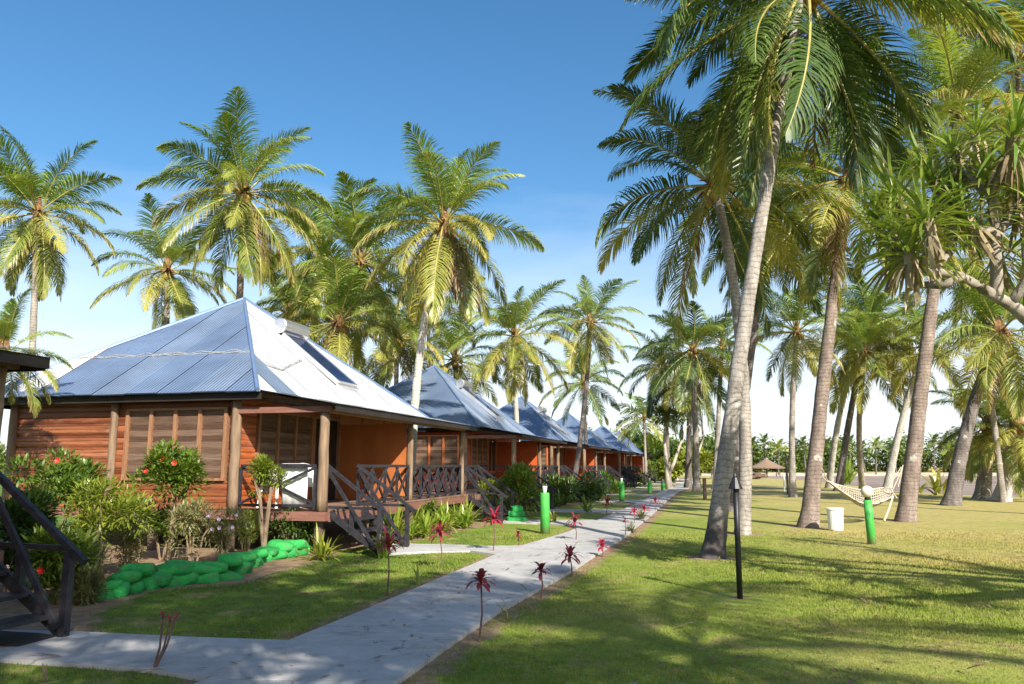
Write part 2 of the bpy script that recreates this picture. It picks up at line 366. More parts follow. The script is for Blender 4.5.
def mat_ground():
    t = NT('lawn_and_sand'); v = t.coord((1, 1, 1))
    gc, fine = lawn_color(t, v)
    earth = t.ramp(t.noise(v, 5, 6, 0.7), [(0.3, (0.16, 0.10, 0.06)), (0.7, (0.37, 0.26, 0.16))])
    e = t.math('ADD', t.attr('earth'), t.math('MULTIPLY', t.math('SUBTRACT', t.noise(v, 4, 5, 0.7), 0.5), 0.9))
    col = t.mix(t.ramp(e, [(0.42, 0.0), (0.62, 1.0)]), gc, earth)
    flat = t.ramp(t.noise(t.coord((0.25, 1, 1)), 0.12, 6, 0.6), [(0.35, (0.17, 0.13, 0.105)), (0.65, (0.30, 0.24, 0.20))])
    sand = t.ramp(t.noise(v, 0.6, 5), [(0.3, (0.42, 0.37, 0.30)), (0.7, (0.58, 0.52, 0.43))])
    s = t.math('ADD', t.attr('sand'), t.math('MULTIPLY', t.math('SUBTRACT', t.noise(v, 0.7, 5, 0.7), 0.5), 0.35))
    col = t.mix(t.ramp(s, [(0.22, 0.0), (0.30, 1.0)]), col, sand)
    col = t.mix(t.ramp(s, [(0.55, 0.0), (0.75, 1.0)]), col, flat)
    h = t.math('ADD', fine, t.noise(v, 60, 2))
    return t.done(t.pbr(col, 0.85, 0, t.bump(h, 0.55, 0.03), 0.25))
M['ground'] = mat_ground()
def mat_grass():
    t = NT('grass_blade'); v = t.coord((1, 1, 1)); col, fine = lawn_color(t, v)
    col = t.mix(t.ramp(t.attr('tip'), [(0.0, 0.0), (1.0, 0.75)]), col, (0.34, 0.29, 0.11))
    col = t.mix(1.0, col, (1.15, 1.15, 1.1), 'MULTIPLY')
    p = t.pbr(col, 0.6, 0, None, 0.25); tr = t.n('ShaderNodeBsdfTranslucent'); t.l(col, tr.inputs['Color'])
    m = t.n('ShaderNodeMixShader'); m.inputs[0].default_value = 0.35; t.l(p, m.inputs[1]); t.l(tr.outputs[0], m.inputs[2])
    return t.done(m.outputs[0])
M['grass'] = mat_grass()
def mat_concrete():
    t = NT('path_concrete'); v = t.coord((1, 1, 1))
    a = t.noise(v, 0.8, 5, 0.6); b = t.noise(v, 7, 6, 0.7); c = t.noise(v, 60, 3)
    col = t.ramp(a, [(0.3, (0.34, 0.335, 0.325)), (0.7, (0.47, 0.46, 0.445))])
    col = t.mix(1.0, col, t.ramp(b, [(0.3, 0.82), (0.7, 1.06)]), 'MULTIPLY')
    col = t.mix(t.ramp(t.noise(v, 1.9, 6, 0.75), [(0.54, 0.0), (0.66, 0.5)]), col, (0.22, 0.20, 0.17))
    col = t.mix(t.ramp(t.noise(v, 34, 4, 0.8), [(0.64, 0.0), (0.70, 0.6)]), col, (0.16, 0.13, 0.10))
    vo = t.n('ShaderNodeTexVoronoi', feature='DISTANCE_TO_EDGE'); vo.inputs['Scale'].default_value = 0.42
    wv = t.n('ShaderNodeVectorMath', operation='ADD'); cn = t.n('ShaderNodeTexNoise'); cn.inputs['Scale'].default_value = 2.2; cn.inputs['Detail'].default_value = 5
    t.l(v, cn.inputs['Vector']); t.l(v, wv.inputs[0]); t.l(cn.outputs['Color'], wv.inputs[1]); t.l(wv.outputs[0], vo.inputs['Vector'])
    crack = t.math('MULTIPLY', t.math('LESS_THAN', vo.outputs['Distance'], 0.0035), t.ramp(t.noise(v, 0.7, 2), [(0.48, 0.0), (0.56, 0.7)]))
    col = t.mix(crack, col, (0.10, 0.09, 0.08))
    return t.done(t.pbr(col, 0.8, 0, t.bump(t.math('ADD', b, c), 0.3, 0.01), 0.3))
M['concrete'] = mat_concrete()

# ------------------------------------------------------------ ground
SHORE = [(400, 12), (90, 22), (45, 33), (31, 38), (25, 44), (23.5, 52), (25, 62), (29, 76), (33, 95), (34, 130), (20, 165), (-60, 190), (-300, 210)]
def seg_dist(px, py, a, b):
    ax, ay = a; bx, by = b; dx, dy = bx - ax, by - ay
    t = max(0, min(1, ((px - ax) * dx + (py - ay) * dy) / (dx * dx + dy * dy)))
    return math.hypot(px - ax - t * dx, py - ay - t * dy)
SEAPOLY = SHORE + [(-300, 230), (400, 225), (420, 100)]
def inside(x, y, poly):
    c = False; n = len(poly)
    for i in range(n):
        x1, y1 = poly[i]; x2, y2 = poly[(i + 1) % n]
        if (y1 > y) != (y2 > y) and x < (x2 - x1) * (y - y1) / (y2 - y1) + x1: c = not c
    return c
def flat_amt(x, y):
    if not inside(x, y, SEAPOLY): return 0.0
    d = min(seg_dist(x, y, SHORE[i], SHORE[i + 1]) for i in range(len(SHORE) - 1))
    d = min(d, max(0, 226 - y) * 0.8)
    return min(1.0, d / 14.0)

# path outline: left and right edges as measured
PL = [g(*q) for q in ((205, 684), (290, 643), (365, 612), (440, 580), (505, 552), (568, 533), (612, 515), (645, 500), (661, 492))]
PR = [g(*q) for q in ((398, 684), (455, 643), (500, 612), (558, 580), (603, 552), (630, 533), (652, 515), (668, 500), (678, 492))]
PL = [loc(-4.3, -12), loc(-4.2, 0)] + PL + [loc(-3.2, 62), loc(-3.4, 95)]
PR = [loc(-2.5, -12), loc(-2.45, 0)] + PR + [loc(-1.9, 62), loc(-1.9, 95)]
main_poly = PL + PR[::-1]
branch0 = [g(*q) for q in ((-120, 630), (75, 634), (200, 640), (292, 643), (330, 650), (205, 681), (150, 672), (100, 668), (0, 662), (-120, 655))]
branch1 = [g(*q) for q in ((385, 555), (430, 552.5), (470, 552), (500, 556), (545, 556), (552, 543), (530, 546.5), (490, 547), (442, 545.5), (393, 544.5))]
CABS = [(0, -1.85), (1, 13.4), (2, 27.7), (3, 43.5), (4, 60.0), (5, 80.0), (6, 94.0)]   # where each cabin starts along the row
branches = [branch0, branch1]
for k, s0 in CABS[2:]:
    branches.append([loc(-6.1, s0 + 0.1), loc(-4.9, s0 + 0.0), loc(-3.9, s0 - 0.4), loc(-3.0, s0 + 0.5), loc(-3.6, s0 + 1.9), loc(-4.9, s0 + 1.3), loc(-6.1, s0 + 1.3)])
for k, s0 in CABS[1:]:
    branches.append([loc(-6.1, s0 + 8.6), loc(-4.9, s0 + 8.4), loc(-4.0, s0 + 7.9), loc(-3.4, s0 + 7.0), loc(-3.0, s0 + 9.0), loc(-3.6, s0 + 10.2), loc(-4.9, s0 + 9.7), loc(-6.1, s0 + 9.6)])
bed1 = [g(*q) for q in ((85, 640), (90, 612), (150, 588), (240, 583), (330, 556), (352, 545), (330, 500))] + [loc(-12.9, 12.9), loc(-13, 6)]
beds = [bed1, [loc(-9.2, 14.9), loc(-6.5, 14.9), loc(-6.2, 22), loc(-8.8, 24), loc(-9.4, 26)]]
for k, s0 in CABS[2:]:
    beds.append([loc(-14, s0 - 1.5), loc(-6.6, s0 - 1.5), loc(-6.3, s0 - 0.1), loc(-7.2, s0), loc(-13, s0)])
    beds.append([loc(-9.0, s0 + 1.8), loc(-6.0, s0 + 1.8), loc(-5.8, s0 + 8.4), loc(-8.8, s0 + 9.5)])
def poly_dist(x, y, poly):
    return min(seg_dist(x, y, poly[i], poly[(i + 1) % len(poly)]) for i in range(len(poly)))
TREE_BASES = []
GEO = []
def earth_amt(x, y):
    e = 0.0
    d = poly_dist(x, y, main_poly)
    e = max(e, 0.98 - d * 1.9)
    if y < 40:
        for b in branches[:4] + branches[7:9]:
            e = max(e, 0.55 - poly_dist(x, y, b) * 1.6)
    for b in beds:
        if abs(b[0][0] - x) > 20 and abs(b[0][1] - y) > 20: continue
        dd = poly_dist(x, y, b); e = max(e, 1.0 if inside(x, y, b) else 0.7 - dd * 2.0)
    for tb in TREE_BASES:
        e = max(e, 0.95 - max(0, math.hypot(x - tb[0], y - tb[1]) - (0.02 if len(tb) > 2 else 0.3)) * (3.4 if len(tb) > 2 else 2.2))
    return max(0.0, e)

def build_ground():
    def axis(parts):
        out = []
        for a, b, st in parts:
            x = a
            while x < b - 1e-6: out.append(x); x += st
        out.append(parts[-1][1]); return out
    xs = axis([(-3000, -300, 450), (-300, -60, 30), (-60, -22, 4), (-22, -12, 1), (-12, 12, 0.25), (12, 26, 0.45), (26, 60, 2), (60, 420, 24), (420, 4000, 600)])
    ys = axis([(-120, -20, 20), (-20, 4, 2), (4, 24, 0.25), (24, 60, 0.6), (60, 120, 3), (120, 240, 6), (240, 6000, 960)])
    vs = []; sand = []; ear = []
    for y in ys:
        for x in xs:
            f = flat_amt(x, y) if (y > 10 and x > -310) else 0.0
            hill = 0.0
            z = -1.5 * (f * f * (3 - 2 * f)) + 0.02 * noise.noise(Vector((x * 0.35, y * 0.35, 0))) * (1 if abs(x) < 60 else 0)
            near = 4 < y < 62 and -13 < x < 27
            vs.append((x, y, z - 0.012)); sand.append(f); ear.append(earth_amt(x, y) if near else 0.0)
    nx = len(xs)
    fs = [(j * nx + i, j * nx + i + 1, (j + 1) * nx + i + 1, (j + 1) * nx + i) for j in range(len(ys) - 1) for i in range(nx - 1)]
    me = bpy.data.meshes.new('ground'); me.from_pydata(vs, [], fs); me.materials.append(M['ground'])
    for nm, d in (('sand', sand), ('earth', ear)):
        a = me.attributes.new(nm, 'FLOAT', 'POINT'); a.data.foreach_set('value', d)
    me.polygons.foreach_set('use_smooth', [True] * len(me.polygons))
    o = bpy.data.objects.new('ground', me); COL.objects.link(o)
    tag(o, 'green and straw coloured lawn running to a bare tidal flat', 'ground', kind='structure')

def slab(name, poly, z, mat, th=0.09):
    mb = MB(); n = len(poly)
    # orient ccw
    A = sum(poly[i][0] * poly[(i + 1) % n][1] - poly[(i + 1) % n][0] * poly[i][1] for i in range(n))
    if A < 0: poly = poly[::-1]
    mb.add([(x, y, z) for x, y in poly] + [(x, y, z - th) for x, y in poly],
           [tuple(range(n))] + [(i, i + n, (i + 1) % n + n, (i + 1) % n) for i in range(n)])
    return mb
def build_path():
    mb = MB(); n = len(PL)
    z = 0.032
    def wob(p, i): return (p[0], p[1])
    # strips, so the slab can bend; small grooves between pours
    for i in range(n - 1):
        L0, L1, R0, R1 = Vector(PL[i]), Vector(PL[i + 1]), Vector(PR[i]), Vector(PR[i + 1])
        ln = ((L1 + R1) / 2 - (L0 + R0) / 2).length
        k = max(1, int(round(ln / 2.4)))
        for j in range(k):
            a, b = j / k, (j + 1) / k
            gp = 0.010 / max(ln / k, 0.1)
            a2, b2 = a + gp / k, b - gp / k
            q = [L0.lerp(L1, a2), R0.lerp(R1, a2), R0.lerp(R1, b2), L0.lerp(L1, b2)]
            mb.add([(p.x, p.y, z) for p in q] + [(p.x, p.y, z - 0.1) for p in q],
                   [(0, 1, 2, 3), (0, 4, 5, 1), (1, 5, 6, 2), (2, 6, 7, 3), (3, 7, 4, 0)])
    o = mb.build('path', M['concrete']); tag(o, 'main concrete garden path running beside the cabins', 'path', kind='structure')
    for i, b in enumerate(branches):
        mb = slab('path', b, 0.027, M['concrete'], 0.09)
        o = mb.build('path', M['concrete'])
        tag(o, ['short concrete path to the stairs at the left edge', 'short concrete path to the stairs of the nearest whole cabin', 'short concrete path to the second cabin',
                'short concrete path to the third cabin', 'short concrete path to the fourth cabin', 'short concrete path to the fifth cabin', 'short concrete path to the last cabin',
                'short concrete path to the far stairs of the nearest whole cabin'][min(i, 7)] if i < 8 else f'short concrete path to the far stairs of cabin {i - 6} in the row', 'path', kind='structure')

def build_grass():
    rs = np.random.RandomState(3)
    n = 300000
    # denser near the camera
    t = rs.rand(n); Y = 5.2 + 15.5 * t ** 1.15
    X = (rs.rand(n) * 1.5 - 0.75) * (Y + 1.0)
    keep = np.zeros(n, bool)
    polys = [main_poly] + branches[:3] + branches[7:8] + [bed1, beds[1]]
    m = np.zeros(n, bool)
    for P in polys:
        c = np.zeros(n, bool); k = len(P)
        for i in range(k):
            x1, y1 = P[i]; x2, y2 = P[(i + 1) % k]
            cond = ((y1 > Y) != (y2 > Y)) & (X < (x2 - x1) * (Y - y1) / ((y2 - y1) if y2 != y1 else 1e-9) + x1)
            c ^= cond
        m |= c
    lat = X * ca - Y * sa
    keep = (~m) & ~((lat < -7.0) & (Y > 8.5)) & (lat > -9)
    # thin along the worn path edge
    edge = np.abs(lat + 2.5)
    # positions of the base earth patches
    pd = np.full(n, 9.0)
    for P in (PL, PR):
        for i in range(len(P) - 1):
            (x1, y1), (x2, y2) = P[i], P[i + 1]; dx_, dy_ = x2 - x1, y2 - y1
            t_ = np.clip(((X - x1) * dx_ + (Y - y1) * dy_) / (dx_ * dx_ + dy_ * dy_), 0, 1)
            pd = np.minimum(pd, np.hypot(X - x1 - t_ * dx_, Y - y1 - t_ * dy_))
    keep &= rs.rand(n) < np.clip(pd * 2.6 + 0.12 + 0.35 * np.sin(X * 5) * np.cos(Y * 4), 0.08, 1)
    for (tx, ty) in [q[:2] for q in TREE_BASES]:
        d = np.hypot(X - tx, Y - ty); keep &= ~((d < 0.5) & (rs.rand(n) < 1.2 - d))
    keep &= rs.rand(n) < np.clip((21.5 - Y) / 7.0, 0.0, 1.0)
    X = X[keep]; Y = Y[keep]; n = len(X)
    h = (0.006 + 0.010 * rs.rand(n) ** 1.6) * (1 + 0.03 * Y); w = 0.0030 + 0.00042 * Y
    th = rs.rand(n) * 6.283; ln = rs.rand(n) * 0.8
    dx, dy = np.cos(th), np.sin(th)
    co = np.zeros((n, 3, 3), np.float32)
    co[:, 0, 0] = X - dy * w; co[:, 0, 1] = Y + dx * w
    co[:, 1, 0] = X + dy * w; co[:, 1, 1] = Y - dx * w
    co[:, 2, 0] = X + dx * h * ln; co[:, 2, 1] = Y + dy * h * ln
    co[:, :2, 2] = -0.02; co[:, 2, 2] = h
    me = bpy.data.meshes.new('grass'); me.vertices.add(3 * n); me.vertices.foreach_set('co', co.ravel())
    me.loops.add(3 * n); me.loops.foreach_set('vertex_index', np.arange(3 * n, dtype=np.int32))
    me.polygons.add(n); me.polygons.foreach_set('loop_start', np.arange(0, 3 * n, 3, dtype=np.int32))
    a = me.attributes.new('tip', 'FLOAT', 'POINT'); tv = np.zeros((n, 3), np.float32); tv[:, 2] = rs.rand(n) ** 2
    a.data.foreach_set('value', tv.ravel())
    me.materials.append(M['grass']); me.update(calc_edges=True)
    o = bpy.data.objects.new('grass', me); COL.objects.link(o)
    tag(o, 'short mown grass blades covering the near lawn', 'grass', kind='stuff')

# ------------------------------------------------------------ palms
CLS = [(83, 38), (72, 50), (59, 60), (46, 68), (31, 72), (15, 70), (-4, 62), (-26, 48), (-50, 32), (-70, 16)]
def frond_mesh(mb, e0, droop, seed, L=3.7, pairs=92, width=0.036, ragged=0.0, mi=0, origin=None, rot=None, scale=1.0):
    r = random.Random(seed); N = 22
    pts = []; x = z = y = 0.0; sway = r.uniform(-0.18, 0.18)
    tang = []
    for i in range(N + 1):
        t = i / N
        e = R(e0 - droop * (t ** 1.5))
        d = Vector((math.cos(e), sway * t, math.sin(e))).normalized()
        pts.append(Vector((x, y, z))); tang.append(d)
        x += d.x * L / N; y += d.y * L / N; z += d.z * L / N
    xf = (lambda v: v) if rot is None else (lambda v: origin + rot @ (v * scale))
    mb.tube([xf(p) for p in pts], [0.036 * scale * (1 - 0.88 * i / N) + 0.003 for i in range(N + 1)], 5, mi + 1)
    twist = r.uniform(-0.35, 0.35); gap0 = r.uniform(0.1, 0.9); gs = r.choice((-1, 1))
    for k in range(pairs):
        t = 0.15 + 0.85 * (k + r.random() * 0.5) / pairs
        f = t * N; i = min(int(f), N - 1); fr = f - i
        P = pts[i].lerp(pts[i + 1], fr) if i < N else pts[N]
        T = tang[i].lerp(tang[i + 1], fr).normalized()
        S0 = Vector((0, 0, 1)).cross(T)
        if S0.length < 0.15: S0 = Vector((0, 1, 0))
        S0.normalize(); Nn = T.cross(S0)
        u = (t - 0.15) / 0.85
        prof = (math.sin(math.pi * (0.16 + 0.80 * u)) ** 0.75) * (1 - 0.25 * u)
        for sd in (-1, 1):
            if r.random() < 0.05 + ragged or (gap0 < u < gap0 + 0.05 and sd == gs): continue
            Ln = 1.08 * prof * r.uniform(0.86, 1.06) * (L / 3.7)
            phi = R(20 + 42 * u + r.uniform(-6, 6))
            vv = R(16 + r.uniform(-12, 12)) + twist * sd
            Sd = S0 * sd * math.cos(vv) + Nn * math.sin(vv) * (1 if Nn.z > -0.2 else -1)
            d = (Sd * math.cos(phi) + T * math.sin(phi)).normalized()
            p = P.copy(); vs = []; at_ = []
            gg = r.uniform(0.34, 0.68) + (0.22 if e0 < 50 else 0) + (0.1 if e0 < 20 else 0) + ragged
            for s in range(4):
                wv = T - d * T.dot(d)
                if wv.length < 0.1: wv = Nn
                wv.normalize()
                ww = width * (0.6, 1.0, 0.72, 0.10)[s] * 0.5
                vs += [xf(p - wv * ww), xf(p + wv * ww)]; at_ += [s / 3] * 2
                p = p + d * (Ln / 3); d = (d + Vector((0, 0, -gg * (0.5 + 0.5 * s)))).normalized()
            mb.add(vs, [(0, 1, 3, 2), (2, 3, 5, 4), (4, 5, 7, 6)], mi, at_)
FR = {}
def frond_lib():
    for ci, (e0, dr) in enumerate(CLS):
        mk = 'frond0' if ci < 3 else ('frond1' if ci < 6 else 'frond2')
        for v in range(3):
            for dark in (0, 1):
                mb = MB(); sd = ci * 31 + v * 7 + 5
                rr = random.Random(sd)
                frond_mesh(mb, e0 + rr.uniform(-5, 5), dr + rr.uniform(-12, 12), sd, L=3.7 * rr.uniform(0.92, 1.06))
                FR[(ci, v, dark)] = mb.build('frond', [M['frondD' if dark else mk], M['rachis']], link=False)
    for v in range(3):
        mb = MB(); frond_mesh(mb, (-70, -80, -62)[v], (16, 8, 24)[v], 900 + v, L=3.2, pairs=60, ragged=0.3)
        FR[('dead', v)] = mb.build('dead_frond', [M['dead'], M['fibre']], link=False)
    mb = MB(); mb.ball((0, 0, 0), (0.105, 0.105, 0.13), 8, 6); FR['nut'] = mb.build('coconut', M['coconut'], link=False, smooth=True)

def trunk_mesh(mb, p0, p1, ctrl, r0, r1, flare=1.5, n=14):
    H = (p1 - p0).length; k = max(12, int(H / 0.105))
    pts = []; rad = []
    for i in range(k + 1):
        t = i / k
        p = p0 * (1 - t) ** 2 + ctrl * 2 * t * (1 - t) + p1 * t * t
        h = t * H
        r = r0 + (r1 - r0) * t ** 0.7
        r *= 1 + (flare - 1) * math.exp(-h / 0.38)
        r *= 1 + (0.016 if i % 2 else -0.006) + 0.04 * noise.noise(Vector((p0.x, t * 9, 0)))
        pts.append(p); rad.append(r)
    mb.tube(pts, rad, n, 0, jit=0.10)
def palm(base, crown, label, seed, scale=1.0, n=24, r0=0.17, r1=0.12, bend=(0, 0), bark='bark', dark=0.0, dead=0, nuts=5, old=1.0, top=0, group='coconut palms', flare=1.5, lift=0.0, merged=False, cat='palm tree', skip=None):
    r = random.Random(seed); r0 *= 0.86; r1 *= 0.86
    b = Vector((base[0], base[1], 0)); c = Vector(crown)
    TREE_BASES.append((b.x, b.y))
    root = empty('palm_tree', b); tag(root, label, cat, group)
    mb = MB(); c_l = c - b
    mid = c_l * 0.5 + Vector((bend[0], bend[1], 0))
    GEO.append((b, c_l, mid, r0, r1, flare))
    trunk_mesh(mb, Vector((0, 0, -0.15)), c_l, mid, r0, r1, flare)
    mb.build('trunk', M[bark], root, smooth=True)
    up = (c_l - mid).normalized()
    mb = MB()
    mb.tube([(0, 0, -0.45), (0, 0, -0.1), (0, 0, 0.25), (0, 0, 0.7)], [r1 * 1.15, r1 * 1.9, r1 * 1.4, 0.03], 9, 0, jit=0.3)
    for k in range(10):   # old leaf bases and hanging fibre
        a = r.uniform(0, 6.28); mb.leaf((math.cos(a) * r1, math.sin(a) * r1, 0.0), (math.cos(a), math.sin(a), r.uniform(-0.4, 0.6)), (0, 0, 1), r.uniform(0.4, 0.8), 0.12, 3, 1.2)
    frs = []
    off = r.uniform(0, 6.28)
    for i in range(n):
        age = ((i + 0.5) / n)
        ang = i * 2.39996 + off + r.uniform(-0.38, 0.38)
        e = 85 - (85 + 62 * old) * age ** 1.08 + top + r.uniform(-7, 7)
        ci = min(range(len(CLS)), key=lambda q: abs(CLS[q][0] - e))
        s = scale * r.uniform(0.96, 1.14) * (0.72 if ci == 0 and i < 2 else 1.0)
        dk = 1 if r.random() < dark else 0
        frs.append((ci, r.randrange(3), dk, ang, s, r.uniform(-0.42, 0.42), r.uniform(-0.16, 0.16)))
    if merged:
        crown_o = None
        mb2 = mb; off_m = len(mb2.m)
        mats = [M['fibre'], M['rachis'], M['frond0'], M['rachis'], M['frond1'], M['rachis'], M['frond2'], M['rachis'], M['frondD'], M['rachis']]
        mb3 = MB(); mb3.v, mb3.f, mb3.m, mb3.att = mb.v, mb.f, mb.m, mb.att
        for (ci, v, dk, ang, s, a1, a2) in frs:
            mi = 8 if dk else (2 if ci < 3 else 4 if ci < 6 else 6)
            rot = Matrix.Rotation(ang, 3, 'Z') @ Matrix.Rotation(a1, 3, 'X')
            frond_mesh(mb3, CLS[ci][0], CLS[ci][1], seed * 50 + ci + int(ang * 7), pairs=24, width=0.10, mi=mi, origin=Vector((math.cos(ang) * 0.1, math.sin(ang) * 0.1, 0)), rot=rot, scale=s)
        co = mb3.build('crown', mats, root); co.location = c_l
        return root
    co = mb.build('crown', M['fibre'], root); co.location = c_l
    tilt = up.to_track_quat('Z', 'Y').to_euler()
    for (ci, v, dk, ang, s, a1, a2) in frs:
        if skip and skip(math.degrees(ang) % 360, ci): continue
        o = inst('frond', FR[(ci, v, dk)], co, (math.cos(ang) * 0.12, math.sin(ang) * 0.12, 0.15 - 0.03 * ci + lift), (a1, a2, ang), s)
        if ci >= 8 and not dk: o['label'] = 'old yellowing frond'
    for k in range(dead):
        ang = r.uniform(0, 6.28)
        o = inst('dead_frond', FR[('dead', k % 3)], co, (math.cos(ang) * 0.13, math.sin(ang) * 0.13, -0.1), (r.uniform(-.15, .15), 0, ang), scale * r.uniform(0.8, 1.05))
        o['label'] = 'dead brown frond'
    for k in range(nuts):
        ang = r.uniform(0, 6.28); q = r.uniform(0.18, 0.34)
        inst('coconut', FR['nut'], co, (math.cos(ang) * q, math.sin(ang) * q, r.uniform(-0.42, -0.05)), (0, 0, ang), r.uniform(0.85, 1.15))
    return root
def trunk_at(i, z):
    b, p1, c, r0, r1, fl = GEO[i]
    for k in range(400):
        t = k / 400; q = c * 2 * t * (1 - t) + p1 * t * t
        if q.z >= z: break
    r = r0 + (r1 - r0) * t ** 0.7
    return b + q, r * (1 + (fl - 1) * math.exp(-t * p1.length / 0.38))
def gb(px, py): return g(px, py)
def pb(px, Y):            # base hidden behind something: column and distance
    v = at(px, 466, Y); return (v.x, Y)

